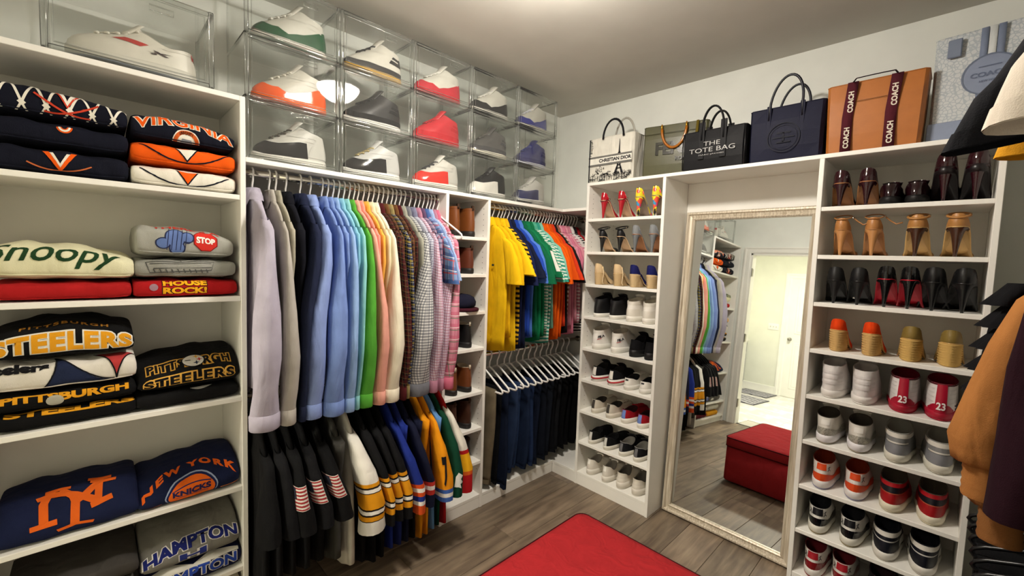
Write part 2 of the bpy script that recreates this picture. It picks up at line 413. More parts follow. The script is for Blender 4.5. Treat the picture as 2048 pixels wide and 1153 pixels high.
for yy in (-.36, 0, .36):
    dd = part('cabinet_door', rbox(.2, .218, yy-.165, yy+.165, .12, .64, .003, 1), plain('#2b2f60', .45), vn, False)
    part('pull', tube([(.24, yy-.05, .6), (.24, yy+.05, .6)], .005), NICKEL, dd)
    part('drawer', rbox(.2, .218, yy-.165, yy+.165, .66, .84, .003, 1), plain('#2b2f60', .45), vn, False)
for i, (dx, dy, h, c, nm, lb) in enumerate([(.16, -.46, .13, '#2a2420', 'soap_bottle', 'small dark soap bottle on the bathroom vanity top'), (.1, -.38, .09, '#d9d2c4', 'lotion_jar', 'short pale lotion jar on the bathroom vanity top')]):
    V = loft([[(r*cos(a*pi/5), r*sin(a*pi/5), z) for a in range(10)] for z, r in ((0, .028), (.005, .03), (h*.7, .03), (h*.8, .012), (h*.95, .012), (h, .018), (h*1.02, .005))], True, True)[:2]
    tag(put(nm, mesh(nm, *V, plain(c, .3)), None, (-.69+dx, -5.55+dy, .9005)), lb, 'bottle')
def rug_mat():
    m, nt, b = base_mat('trellis_rug', .95, spec=.1)
    tc = node(nt, 'ShaderNodeTexCoord'); sp = node(nt, 'ShaderNodeSeparateXYZ'); nt.links.new(tc.outputs['Object'], sp.inputs[0])
    outs = []
    for sg in (1, -1):
        a = node(nt, 'ShaderNodeMath', operation='MULTIPLY'); a.inputs[1].default_value = sg*1.4; nt.links.new(sp.outputs[1], a.inputs[0])
        s = node(nt, 'ShaderNodeMath', operation='ADD'); nt.links.new(sp.outputs[0], s.inputs[0]); nt.links.new(a.outputs[0], s.inputs[1])
        q = node(nt, 'ShaderNodeMath', operation='MULTIPLY'); q.inputs[1].default_value = 5.2; nt.links.new(s.outputs[0], q.inputs[0])
        f = node(nt, 'ShaderNodeMath', operation='FRACT'); nt.links.new(q.outputs[0], f.inputs[0])
        l = node(nt, 'ShaderNodeMath', operation='LESS_THAN'); l.inputs[1].default_value = .2; nt.links.new(f.outputs[0], l.inputs[0]); outs.append(l)
    mx = node(nt, 'ShaderNodeMath', operation='MAXIMUM'); nt.links.new(outs[0].outputs[0], mx.inputs[0]); nt.links.new(outs[1].outputs[0], mx.inputs[1])
    c = node(nt, 'ShaderNodeMix', data_type='RGBA'); nt.links.new(mx.outputs[0], c.inputs[0]); c.inputs[6].default_value = lin('#a9a7ab'); c.inputs[7].default_value = lin('#3a3a44')
    vary(nt, b, None, 20, .08, .4, 300, src=c.outputs[2]); return m
RUGM = rug_mat()
for nm, lb, x0, x1, y0, y1 in (('bath_rug', 'grey trellis patterned bath rug near the panel door', -.42, .08, -6.1, -5.55), ('bath_mat', 'grey trellis patterned bath mat in front of the navy vanity', -.32, .2, -5.3, -4.6)):
    rg = thing(nm, lb, 'rug', ((x0+x1)/2, (y0+y1)/2, 0))
    hw_, hd_ = (x1-x0)/2, (y1-y0)/2
    part('pile', rbox(-hw_, hw_, -hd_, hd_, 0, .014, .005), RUGM, rg)
    part('binding', tube([(-hw_, -hd_, .007), (hw_, -hd_, .007), (hw_, hd_, .007), (-hw_, hd_, .007)], .006, 6, True), cloth('#3a3a44'), rg)
bl = thing('bathroom_ceiling_lamp', 'round white flush lamp on the bathroom ceiling', 'ceiling lamp', (.7, -4.4, CZ))
part('rim', loft([[(r*cos(a*pi/16), r*sin(a*pi/16), z) for a in range(32)] for z, r in ((0, .2), (-.03, .2), (-.035, .19))], True)[:2], TRIM, bl)
part('diffuser', loft([[(r*cos(a*pi/16), r*sin(a*pi/16), z) for a in range(32)] for z, r in ((-.034, .19), (-.05, .17), (-.06, .1), (-.063, .02))], False, True)[:2], emit('#fff6e2', BATH_STRENGTH, 'bath_diffuser'), bl)

# ------------------------------------------------------------------ ceiling lamp of the closet (lights the room; mirrored in the shoe boxes)
cl = thing('ceiling_lamp', 'semi-flush ceiling lamp with dark bronze rim and frosted bowl', 'ceiling lamp', (LAMP_POS[0], LAMP_POS[1], CZ))
def rev(prof, n=36): return loft([[(r*cos(2*pi*a/n), r*sin(2*pi*a/n), z) for a in range(n)] for z, r in prof])[:2]
part('canopy', rev([(0, .07), (-.012, .07), (-.03, .05), (-.035, .012)]), BRONZE, cl)
part('stem', tube([(0, 0, -.03), (0, 0, -.10)], .01, 10), BRONZE, cl)
part('rim', rev([(-.055, .135), (-.05, .145), (-.06, .152), (-.078, .145), (-.085, .13), (-.07, .127), (-.055, .135)]), BRONZE, cl)
for a in (0, 2*pi/3, 4*pi/3):
    part('arm', tube([(.01*cos(a), .01*sin(a), -.045), (.07*cos(a), .07*sin(a), -.04), (.135*cos(a), .135*sin(a), -.06)], .005), BRONZE, cl)
part('bowl', rev([(-.075, .129), (-.1, .122), (-.13, .1), (-.155, .068), (-.17, .035), (-.174, .005)]), emit('#fff6ea', LAMP_STRENGTH, 'frosted_bowl'), cl)
part('finial', rev([(-.17, .012), (-.182, .014), (-.195, .008), (-.2, .001)], 12), BRONZE, cl)

# ================================================================== fitted shelving
TH = .019; DEP = .36
NB = [1.8235-.2167*i for i in range(9)]           # shelf tops of both shoe units
ZTA, ZTB, ZTT = 1.9004, 2.0599, 2.1256
Y1, Y2, Y3 = -2.306, -1.340, -1.039
XB0, XB1, XB2, XB3 = .5606, 1.1122, 1.8428, 2.4093
def bd(name, parent, x0, x1, y0, y1, z0, z1, mat=WHITE): return part(name, rbox(x0, x1, y0, y1, z0, z1, .0015, 1), mat, parent, False)
def pin_holes(parent, axis, pos, a0, a1, z0, z1):
    G = []
    z = z0
    while z < z1:
        for a in (a0, a1):
            r = .0028
            ring = [(a+r*cos(t*pi/3), z+r*sin(t*pi/3)) for t in range(6)]
            G.append(([(p[0], pos, p[1]) if axis == 'y' else (pos, p[0], p[1]) for p in ring], [tuple(range(6))]))
        z += .032
    o = part('pin_holes', join(*G), plain('#57524a', .8), parent, False); o['kind'] = 'stuff'
# tower of folded sweatshirts, wall A
YL = -3.06
tw = thing('shelving_tower', 'white open shelving tower filled with folded sweatshirts', 'shelving unit')
for y in (Y1, YL): bd('side_panel', tw, 0.002, DEP, y-TH/2, y+TH/2, 0, ZTT)
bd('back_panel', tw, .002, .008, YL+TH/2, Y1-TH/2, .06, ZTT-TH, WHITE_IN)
TS = [1.7524, 1.3593, .958, .5893, .25]
for z in TS: bd('shelf', tw, .008, DEP-.003, YL+TH/2, Y1-TH/2, z-TH, z)
bd('top', tw, .002, DEP, YL+TH/2, Y1-TH/2, ZTT-TH, ZTT); bd('bottom', tw, .008, DEP-.003, YL+TH/2, Y1-TH/2, .06, .079)
bd('toe_kick', tw, DEP-.04, DEP-.02, YL+TH/2, Y1-TH/2, 0, .06)
# hanging section + boot column + corner
hs = thing('hanging_section', 'white closet section with two rods of shirts and jerseys', 'shelving unit')
bd('back_rail', hs, .002, .02, Y1+TH/2, Y2-TH/2, ZTA-TH-.09, ZTA-TH); bd('back_rail', hs, .002, .02, Y1+TH/2, Y2-TH/2, .95, 1.04)
RXX, RZ, RZL = .28, 1.855, .935
def rod(parent, y0, y1, z, x=RXX):
    part('hanging_rod', tube([(x, y0, z), (x, y1, z)], .0135, 14, flat=1.0), CHROME, parent)
    for y, s in ((y0, 1), (y1, -1)):
        part('rod_socket', tube([(x, y, z), (x, y+s*.012, z)], .022, 14), CHROME, parent)
rod(hs, Y1+TH/2, Y2-TH/2, RZ); rod(hs, Y1+TH/2, Y2-TH/2, RZL)
bc = thing('boot_column', 'narrow white shelf column holding boots between two hanging sections', 'shelving unit')
for y in (Y2, Y3): bd('side_panel', bc, .002, DEP, y-TH/2, y+TH/2, 0, ZTA-TH)
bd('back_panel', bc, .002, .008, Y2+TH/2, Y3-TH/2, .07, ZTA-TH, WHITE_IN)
BS = [1.66, 1.445, 1.224, 1.005, .735, .51, .30, .085]
for z in BS: bd('shelf', bc, .008, DEP-.003, Y2+TH/2, Y3-TH/2, z-TH, z)
bd('toe_kick', bc, DEP-.022, DEP-.004, Y2+TH/2, Y3-TH/2, 0, .066)
pin_holes(bc, 'y', Y3-TH/2-.0006, .05, .32, .2, 1.85)
cs = thing('corner_section', 'white corner closet section with rods of polo shirts and jeans', 'shelving unit')
bd('bottom', cs, .002, DEP-.003, Y3+TH/2, -.002, .066, .085); bd('bottom', cs, DEP-.003, XB0-.001, -DEP+.003, -.002, .066, .085)
bd('toe_kick', cs, DEP-.022, DEP-.004, Y3+TH/2, -DEP+.004, 0, .066); bd('toe_kick', cs, DEP-.004, XB0-.001, -DEP+.004, -DEP+.022, 0, .066)
bd('back_rail', cs, .002, .02, Y3+TH/2, -.002, ZTA-TH-.09, ZTA-TH)
rod(cs, Y3+TH/2, -.003, RZ); rod(cs, Y3+TH/2, -.003, RZL)
tbA = thing('top_board', 'long white top board carrying the clear shoe boxes', 'shelf board')
V, F = [], []
part('board', rbox(.002, DEP, Y1+TH/2, -.002, ZTA-TH, ZTA, .0015, 1), WHITE, tbA, False)
part('corner_board', rbox(DEP, XB0-.001, -DEP, -.002, ZTA-TH, ZTA, .0015, 1), WHITE, tbA, False)
# shoe units on wall B
def shoe_unit(name, label, x0, x1):
    t = thing(name, label, 'shelving unit')
    for x in (x0+TH/2, x1-TH/2): bd('side_panel', t, x-TH/2, x+TH/2, -DEP, -.002, 0, ZTB-TH)
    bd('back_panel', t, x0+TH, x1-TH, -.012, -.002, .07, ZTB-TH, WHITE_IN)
    for z in NB: bd('shelf', t, x0+TH, x1-TH, -DEP+.003, -.012, z-TH, z)
    bd('toe_kick', t, x0+TH, x1-TH, -DEP+.004, -DEP+.022, 0, NB[8]-TH)
    return t
nu = shoe_unit('shoe_shelf', 'narrow white shoe shelf unit between corner polo shirts and mirror', XB0, XB1)
pin_holes(nu, 'x', XB0+TH+.0006, -.31, -.05, .2, 2.0)
wu = shoe_unit('shoe_shelf', 'wide white shoe shelf unit between mirror and hanging blouses', XB2, XB3)
tbB = thing('top_board', 'long white top board carrying the handbags', 'shelf board')
part('board', rbox(XB0, XB3, -DEP, -.002, ZTB-TH, ZTB, .0015, 1), WHITE, tbB, False)
rb_ = thing('recess_panel', 'white back panel of the recess behind the tall mirror', 'panel')
part('panel', rbox(XB1+.001, XB2-.001, -.062, -.05, 1.45, ZTB-TH, .0015, 1), WHITE, rb_, False)
for x in (XB1+.0105, XB2-.0105): part('cleat', box(x-.0095, x+.0095, -.05, -.002, 1.45, ZTB-TH), WHITE, rb_, False)
# fitted section on wall D
ws = thing('blouse_section', 'white closet section with rods of blouses and tops', 'shelving unit')
WX = RX-DEP
for y in (-.375, -1.42, -2.45): bd('side_panel', ws, WX, RX-.002, y-TH/2, y+TH/2, 0, 2.42)
bd('top', ws, WX, RX-.002, -2.45-TH/2, -.375+TH/2, 2.42, 2.439)
rod(ws, -2.45+TH/2, -1.42-TH/2, 2.24, 2.665); rod(ws, -2.45+TH/2, -1.42-TH/2, 1.07, 2.665)
rod(ws, -1.42+TH/2, -.375-TH/2, 1.72, 2.665); rod(ws, -1.42+TH/2, -.375-TH/2, .86, 2.665)

# ------------------------------------------------------------------ leaning mirror
MT, MYAW, MY0 = .057, -.02, -.19
MW, MH = .70, 1.86
mr = thing('leaning_mirror', 'tall mirror with a champagne wood frame leaning in the recess', 'mirror', (1.478, MY0, .004))
mr.rotation_euler = (-MT, 0, MYAW)
FR = worn_frame_mat()
prof = [(0, .012), (0, -.018), (.006, -.026), (.014, -.026), (.02, -.016), (.034, -.012), (.044, -.02), (.05, -.014), (.05, .012)]
rects = [(-MW/2, 0, 1, 1), (-MW/2, MH, 1, -1), (MW/2, MH, -1, -1), (MW/2, 0, -1, 1)]
for i in range(4):
    a, b = rects[i], rects[(i+1) % 4]
    rings = [[(q[0]+q[2]*p[0], p[1], q[1]+q[3]*p[0]) for p in prof] for q in (a, b)]
    part('frame_rail', loft(rings, True, True)[:2], FR, mr, False)
part('glass', box(-MW/2+.045, MW/2-.045, -.003, .006, .045, MH-.045), MIRROR, mr, False, label='silver mirror glass')
part('backing', box(-MW/2+.02, MW/2-.02, .006, .011, .02, MH-.02), plain('#6b5a46', .8), mr, False)

# ------------------------------------------------------------------ ottoman
RED = cloth('#9a2226', .95, .05)
ot = thing('storage_ottoman', 'red upholstered storage ottoman with a padded piped lid', 'ottoman', (1.56, -1.50, 0))
OW, OD, OH = .43, .43, .345
def rrect(w, d, r, n=5):
    out = []
    for cx_, cy_, a0 in ((w-r, d-r, 0), (-w+r, d-r, 90), (-w+r, -d+r, 180), (w-r, -d+r, 270)):
        out += [(cx_+r*cos(radians(a0+90*i/n)), cy_+r*sin(radians(a0+90*i/n))) for i in range(n+1)]
    return out
def rr_loft(levels): return loft([[(x, y, z) for x, y in rrect(w_, d_, r)] for z, w_, d_, r in levels], True, True)[:2]
part('base', rr_loft([(.012, OW-.012, OD-.012, .035), (.02, OW-.006, OD-.006, .04), (.262, OW-.006, OD-.006, .04), (.268, OW-.02, OD-.02, .03)]), RED, ot)
part('lid', rr_loft([(.27, OW-.01, OD-.01, .04), (.274, OW, OD, .045), (.33, OW, OD, .045), (.339, OW-.005, OD-.005, .045), (.345, OW-.03, OD-.03, .04), (.348, OW-.12, OD-.12, .03)]), RED, ot)
part('piping', tube([(x, y, .335) for x, y in rrect(OW+.001, OD+.001, .045)], .0035, 6, True), cloth('#3a0a0e'), ot)
part('piping', tube([(x, y, .272) for x, y in rrect(OW, OD, .045)], .003, 6, True), cloth('#3a0a0e'), ot)
for sx in (-1, 1):
    for sy in (-1, 1): part('foot', tube([(sx*(OW-.07), sy*(OD-.07), 0), (sx*(OW-.07), sy*(OD-.07), .014)], .025, 10), plain('#1a1412', .5), ot)

# ================================================================== footwear
def hw(s, W, toe=.86, heel=.76, waist=.8):
    base = interp([(0, heel), (.18, heel), (.42, waist), (.7, 1), (1, toe)], s)
    return W/2*base*max(0, 1-abs(2*s-1)**3.2)**.5
class Upper:
    """skin of a shoe: rings from the sole outline (v=0) up to the collar (v=1); u runs round from the heel"""
    def __init__(q, L, W, z0, yc0, yc1, wc, zh, zs, zf, toe_h=.05, toe=.86, puff=.0, vamp=.6):
        q.L, q.W, q.z0, q.yc0, q.yc1, q.wc, q.zh, q.zs, q.zf, q.th, q.toe, q.puff, q.vamp = L, W, z0, yc0, yc1, wc, zh, zs, zf, toe_h, toe, puff, vamp
    def out(q, u, grow=0):
        s = (1-cos(u))/2; x = hw(s, q.W, q.toe); sg = 1 if sin(u) >= 0 else -1
        return Vector((sg*(x+grow*abs(sin(u))**.5), q.L*s - grow*cos(u)*1.0, 0)), s
    def col(q, u):
        s = (1-cos(u))/2; sg = 1 if sin(u) >= 0 else -1
        z = interp([(0, q.zh), (.1, lerp(q.zh, q.zs, .08)), (.42, q.zs), (1, q.zf)], s)
        return Vector((sg*q.wc*sqrt(max(0, 1-(2*s-1)**2)), lerp(q.yc0, q.yc1, s), z)), s
    def S(q, u, v, off=0):
        if off:
            e = .004
            p = q.S(u, v); du = q.S(u+e, v)-q.S(u-e, v); dv = q.S(u, min(1, v+e))-q.S(u, max(0, v-e))
            n = du.cross(dv)
            if n.length < 1e-12: return p
            return p+n.normalized()*off
        o, s = q.out(u); c, _ = q.col(u); z0 = q.z0(s)
        tw = sm(.45, .95, s)
        P0 = Vector((o.x, o.y, z0)); P3 = c
        rise = c.z-z0
        P1 = Vector((o.x*(1+q.puff), o.y+(-.006 if s < .1 else 0), z0+lerp(rise*.4, q.th*1.25, tw)))
        P2 = Vector((lerp(o.x, c.x, lerp(.75, q.vamp, tw)), lerp(o.y, c.y, lerp(.9, q.vamp, tw)), lerp(z0+rise*.75, max(z0+q.th*.8, z0+rise*.5), tw)))
        a = 1-v
        return P0*a**3+P1*3*a*a*v+P2*3*a*v*v+P3*v**3
    def skin(q, nu=28, nv=9):
        return loft([[q.S(2*pi*i/nu, k/nv) for i in range(nu)] for k in range(nv+1)])[:2]
    def panel(q, s0, s1, v0, v1, off=.0014, nu=14, nv=5, side=0):
        f0 = v0 if callable(v0) else (lambda s: v0); f1 = v1 if callable(v1) else (lambda s: v1)
        ua, ub = acos(1-2*s0), acos(1-2*s1); G = []
        spans = [(ua, ub), (2*pi-ub, 2*pi-ua)]
        if s0 <= 0 and s1 >= 1: spans = [(0, 2*pi)]; nu = 32
        elif s0 <= 0: spans = [(-ub, ub)]
        elif s1 >= 1: spans = [(ua, 2*pi-ua)]
        elif side: spans = [spans[0 if side > 0 else 1]]
        for a, b in spans:
            rings = []
            for k in range(nv+1):
                r = []
                for i in range(nu+1):
                    u = lerp(a, b, i/nu); s = (1-cos(u))/2
                    r.append(q.S(u, lerp(f0(s), f1(s), k/nv), off))
                rings.append(r)
            G.append(loft(rings, closed=False)[:2])
        return G
    def lining(q, depth=.05):
        n = 24
        def rg(k, dz, floor=None):
            r = []
            for i in range(n):
                c, s = q.col(2*pi*i/n); cy_ = (q.yc0+q.yc1)/2
                z = c.z-dz if floor is None else floor
                r.append((c.x*k, cy_+(c.y-cy_)*k, z))
            return r
        fz = max(min(q.zh, q.zs)-depth-.03, q.z0(.3)+.012)
        return loft([rg(1.0, 0), rg(.94, -.002), rg(.88, .006), rg(.84, .02), rg(.8, 0, fz)], False, True)[:2]
    def sole(q, bot, topf, grow=.005, flare=0, nu=36):
        def rg(g, zf):
            r = []
            for i in range(nu):
                o, s = q.out(2*pi*i/nu, g); r.append((o.x, o.y, zf(s)))
            return r
        return loft([rg(grow-.004, lambda s: bot), rg(grow, lambda s: bot+.003), rg(grow+.001, lambda s: lerp(bot, topf(s), .6)), rg(grow-.001, topf), rg(grow-.009, topf)], True, True)[:2]
def laces(up, parent, colour, n=5, s0=.62, loops=False, v0=.55, v1=.97):
    m = cloth(colour)
    G = []
    for k in range(n):
        v = lerp(v0, v1, k/(n-1)); du = lerp(.34, .62, k/(n-1))
        p = [up.S(pi+du*(i/5*2-1), v, .004) for i in range(6)]
        G.append(tube(p, .0042, 6))
        if k < n-1:
            v2 = lerp(v0, v1, (k+1)/(n-1)); G.append(tube([up.S(pi-du, v, .004), up.S(pi, (v+v2)/2, .006), up.S(pi+du, v2, .004)], .0024, 5))
    if loops:
        c = up.S(pi, v1, .008)
        for sg in (-1, 1):
            G.append(tube([c, c+Vector((sg*.03, .01, .008)), c+Vector((sg*.042, .025, -.012)), c+Vector((sg*.02, .015, -.004)), c], .0022, 5))
    o = part('laces', join(*G), m, parent); o['kind'] = 'stuff'
WAVE = lambda lo, hi, n=1.0: (lambda s: lerp(hi, lo, sm(.15, .6, s)) + .05*sin(s*9*n))
def sneaker(name, label, loc, rz, upper, mid, out=None, lining='#d8d6d0', L=.285, W=.104, zh=.1, zs=.085, zf=.115, sh=.032, panels=(), lace=None, tongue=None, mat=leather, yc1=.5, wc=.038, toe_h=.05, group=None, toe=.86, cat='shoe', extra=None, midmat=None):
    if zh >= .115 and name != 'basketball_shoe': zs = max(zs, zh+.008); zf = max(zf, zs+.014); wc = max(wc, W*.405)
    t = thing(name, label, cat, loc, rz, group)
    z0 = lambda s: sh*lerp(1, .72, sm(.2, .8, s))+.012*sm(.85, 1.05, s)
    up = Upper(L, W, z0, .012, yc1*L, wc, zh, zs, zf, toe_h, toe)
    part('upper', up.skin(), mat(upper), t)
    part('lining', up.lining(), cloth(lining), t)
    part('midsole', up.sole(.006, lambda s: z0(s)+.004, .003), midmat or plain(mid, .55), t)
    part('outsole', up.sole(0, lambda s: .0065, .0015), plain(out or mid, .7), t)
    for pn in panels:
        nm, c, s0, s1, v0, v1 = pn[:6]
        mm = c if not isinstance(c, str) else (pn[6] if len(pn) > 6 else mat)(c)
        part(nm, join(*up.panel(s0, s1, v0, v1, pn[7] if len(pn) > 7 else .0015)), mm, t)
    if tongue:
        c = up.col(pi)[0]; d = Vector((0, -.004, .022))
        rings = []
        for k in range(5):
            v = k/4; ctr = up.S(pi, .8, .002).lerp(c+d, v); wd = lerp(.022, .034, v)
            rings.append([(ctr.x+wd*x, ctr.y-.012*x*x+e, ctr.z-.006*x*x) for x, e in ((-1, 0), (-.5, 0), (0, 0), (.5, 0), (1, 0), (1, -.008), (.5, -.008), (0, -.008), (-.5, -.008), (-1, -.008))])
        part('tongue', loft(rings, True, True)[:2], mat(tongue), t)
    if lace: laces(up, t, lace)
    if extra: extra(up, t)
    return t
def heel_text(s, colour, v, h, w=None):
    """small flat print on the back of the heel"""
    def f(up, t):
        k = up.W*.36
        decal('print', [T(s, h, 0, 0, .03, width=w)], lambda a, b: up.S(a/k*1.0, v+b/max(.03, up.zh-.03), .0052), plain(colour, .5), t, .006)
    return f
def mark(colour, s, v, size, side=1):
    """a little leaping-figure emblem on the side of the heel"""
    def f(up, t):
        g = [stroke([(-.3, -.5), (0, 0), (.1, .35)], .16), stroke([(0, 0), (.35, -.45)], .15), stroke([(.1, .3), (-.3, .25)], .12), stroke([(.1, .35), (.4, .62)], .12), disc(.08, .52, .12, 10)]
        for sg in ((1, -1) if side == 0 else (side,)):
            u0 = sg*acos(1-2*s)
            decal('emblem', [([(x*size, y*size) for x, y in V], F) for V, F in g], lambda a, b: up.S(u0+a/.05*sg*.8, v+b/.08, .0026), plain(colour, .5), t, .006)
    return f
def both(*fs):
    def f(up, t):
        for g in fs: g(up, t)
    return f

def pump(name, label, loc, rz, upper, sole, heelc, H=.1, L=.2, W=.074, mat=patent, heel='stiletto', platform=0, group=None, vamp_y=.62, zh=.05, zs=.022, toe=.7, lining='#c9a27c', strapf=None, upper_on=True, heelw=.02, extra=None):
    W *= 1.16; t = thing(name, label, 'shoe', loc, rz, group)
    fb = lambda s: platform+.006+(H-platform-.006)*(1-sm(.12, .66, s))**1.0
    up = Upper(L, W, fb, .004, vamp_y*L, W*.37, H+zh, fb(.35)+zs, fb(vamp_y)+.03, .028, toe)
    if upper_on:
        part('upper', up.skin(28, 8), mat(upper), t)
    def plate(g, dz):
        r = []
        for i in range(28):
            o, s = up.out(2*pi*i/28, g); r.append((o.x, o.y, fb(s)+dz))
        return r
    bot = .0045+platform
    part('sole', loft([plate(-.004, -bot if platform else -.005), plate(0, -bot+.002 if platform else -.004), plate(0, 0), plate(-.003, .0015)], True, True)[:2], plain(sole, .35), t)
    part('insole', loft([plate(-.004, .002), plate(-.005, .003)], False, True)[:2], leather(lining), t)
    if heel == 'stiletto':
        rings = []
        for k in range(9):
            v = k/8; w_ = lerp(W*.34, .005, v**.45) if heelw < .03 else lerp(W*.36, heelw/2, v**.6)
            yb = lerp(.003, .012, v); yf = lerp(.055, yb+2*w_*.9+.001, v**.4); z = lerp(H-.003, 0, v)
            rings.append([(w_*cos(a), (yb+yf)/2+(yf-yb)/2*sin(a), z-(0 if v > 0 else .02*sm(.01, .055, (yb+yf)/2+(yf-yb)/2*sin(a)))) for a in [2*pi*i/12 for i in range(12)]])
        part('heel', loft(rings, False, True)[:2], heelc if not isinstance(heelc, str) else mat(heelc), t)
    elif heel == 'wedge':
        rings = []; n = 19
        for k in range(n):
            z = lerp(0, H-.003, k/(n-1)); rid = (.0028 if k % 2 else -.0014)
            smax = .78
            while smax > .3 and fb(smax)-.004 < z: smax -= .02
            r = []
            for i in range(26):
                a = 2*pi*i/26; s = smax*(1-cos(a))/2; x = hw(min(s*.95, .9), W*1.02)*(1 if s < smax*.8 else sqrt(max(0, 1-((s-smax*.8)/(smax*.2))**2)))
                taper = lerp(.86, 1, k/(n-1))
                r.append(((x*taper+rid)*(1 if sin(a) >= 0 else -1), max(s*L, 0)+lerp(.008, 0, k/(n-1))-rid, z))
            rings.append(r)
        part('wedge_heel', loft(rings, True, True)[:2], heelc if not isinstance(heelc, str) else cloth(heelc), t)
    if strapf: strapf(up, t, fb)
    if extra: extra(up, t)
    return t
def ankle_strap(colour, z, r=.032, y=.035, wd=.007, cup=True, cup_h=.05, cupc=None, mat=leather, tail=False):
    def f(up, t, fb):
        H = fb(0)
        if cup:
            part('heel_cup', join(*up.panel(0, .2, 0, lambda s: 1-.5*sm(.05, .2, s), .0)), mat(cupc or colour), t)
        pts = [(r*cos(a), y+r*1.15*sin(a), H+z+.012*sin(a)) for a in [2*pi*i/20 for i in range(20)]]
        V, F = tube(pts, wd/2, 6, True)
        part('ankle_strap', (V, F), mat(colour), t)
        part('buckle', tube([(r+.003, y-.006, H+z-.006), (r+.003, y+.006, H+z-.006), (r+.003, y+.006, H+z+.006), (r+.003, y-.006, H+z+.006)], .0012, 5, True), CHROME, t)
        if tail: part('strap_tail', tube([(r, y, H+z), (r+.02, y+.01, H+z-.02), (r+.04, y, H+z-.035), (r+.06, y-.01, H+z-.03)], .003, 5), mat(colour), t)
        for s in (.68, .8):
            pp = []
            o, _ = up.out(acos(1-2*s)); b = fb(s)
            for i in range(9):
                a = pi*i/8; pp.append((o.x*1.02*cos(a), o.y, b+.026*sin(a)))
            part('toe_strap', strap(pp, .016, .002, (0, 1, 0)), mat(colour), t)
    return f
def boot(name, label, loc, rz, c, solec, H=.16, L=.29, W=.104, mat=None, lip='#3a2a20', pull=True, group=None, lace=None, shaft=.036):
    m = mat or leather
    t = thing(name, label, 'boot', loc, rz, group)
    z0 = lambda s: .03*lerp(1, .6, sm(.3, .5, s))
    up = Upper(L, W, z0, .006, .42*L, shaft, H, H-.004, H+.004, .06)
    part('upper', up.skin(28, 12), m(c), t); part('lining', up.lining(.09), cloth(lip), t)
    part('sole', up.sole(.0, lambda s: z0(s)+.003, .004), plain(solec, .6), t)
    part('heel_block', loft([[(x*.95, y, z) for x, y in [(hw(min(.25, max(0, yy/L)), W)*sx, yy) for yy, sx in ((.002, .3), (.01, 1), (.06, 1), (.075, 1), (.075, -1), (.06, -1), (.01, -1), (.002, -.3))]] for z in (0, .028)], True, True)[:2], plain(solec, .6), t)
    part('heel_counter', join(*up.panel(0, .22, 0, lambda s: .42-.3*sm(.05, .22, s))), m(c), t)
    part('collar_band', join(*up.panel(0, 1, .9, 1.0, .002)), m(c), t)
    if pull:
        p = [up.S(0, .88, .003), up.S(0, 1, .004)+Vector((0, 0, .015)), up.S(0, 1, -.006)+Vector((0, 0, .013)), up.S(0, .97, -.008)]
        part('pull_tab', strap(p, .014, .002, (1, 0, 0)), cloth(lip), t)
    if lace: laces(up, t, lace, 4, loops=False)
    return t
def pair(maker, dx, loc, rz=0, jit=.06, dirv=(1, 0)):
    """build one shoe with maker(loc, rz), then its mate beside it"""
    a = maker(loc, rz+rnd.uniform(-jit, jit))
    dup(a, (loc[0]+dx*dirv[0], loc[1]+dx*dirv[1], loc[2]), rz+rnd.uniform(-jit, jit))

HY = -.342   # heels line up with the shelf fronts, toes to the wall
NX = [(.672, .803), (.915, 1.03)]
def npair(r, k, fn, x=None, y=HY, jit=.07):
    xa, xb = x or NX[k]
    a = fn((xa, y, NB[r]+.0008), rnd.uniform(-jit, jit)); b = dup(a, (xb, y+rnd.uniform(-.006, .006), NB[r]+.0008), rnd.uniform(-jit, jit))
    two = ('polo shirts', 'mirror') if xa < 1.5 else ('mirror', 'blouses')
    lab = a['label']; a['label'] = lab + ', nearer the ' + two[0]; b['label'] = lab + ', nearer the ' + two[1]
# multicolour floral leather
def floral():
    m, nt, b = base_mat('floral_leather', .25)
    tc = node(nt, 'ShaderNodeTexCoord'); v = node(nt, 'ShaderNodeTexVoronoi'); v.inputs['Scale'].default_value = 38; nt.links.new(tc.outputs['Object'], v.inputs['Vector'])
    sp = node(nt, 'ShaderNodeSeparateColor'); nt.links.new(v.outputs['Color'], sp.inputs[0])
    cr = node(nt, 'ShaderNodeValToRGB'); cr.color_ramp.interpolation = 'CONSTANT'; nt.links.new(sp.outputs[0], cr.inputs[0])
    el = cr.color_ramp.elements; el[0].color = lin('#e8d534'); el[1].position = .4; el[1].color = lin('#e4553f')
    for p, c in ((.6, '#1d1c20'), (.72, '#3f8fb8'), (.82, '#e8d534'), (.93, '#d9477a')): e = el.new(p); e.color = lin(c)
    nt.links.new(cr.outputs[0], b.inputs['Base Color']); return m
FLORAL = floral()
def silver_mat():
    m, nt, b = base_mat('silver_snake', .4, .35)
    tc = node(nt, 'ShaderNodeTexCoord'); v = node(nt, 'ShaderNodeTexVoronoi'); v.inputs['Scale'].default_value = 160; nt.links.new(tc.outputs['Object'], v.inputs['Vector'])
    cr = node(nt, 'ShaderNodeValToRGB'); nt.links.new(v.outputs['Distance'], cr.inputs[0])
    cr.color_ramp.elements[0].color = lin('#6f6c62'); cr.color_ramp.elements[1].color = lin('#b9b6aa'); cr.color_ramp.elements[1].position = .6
    nt.links.new(cr.outputs[0], b.inputs['Base Color']); return m
SILVER = silver_mat()
mm = lambda m: (lambda c: m)
G_N = 'shoes on the narrow shelf unit'; G_W = 'shoes on the wide shelf unit'
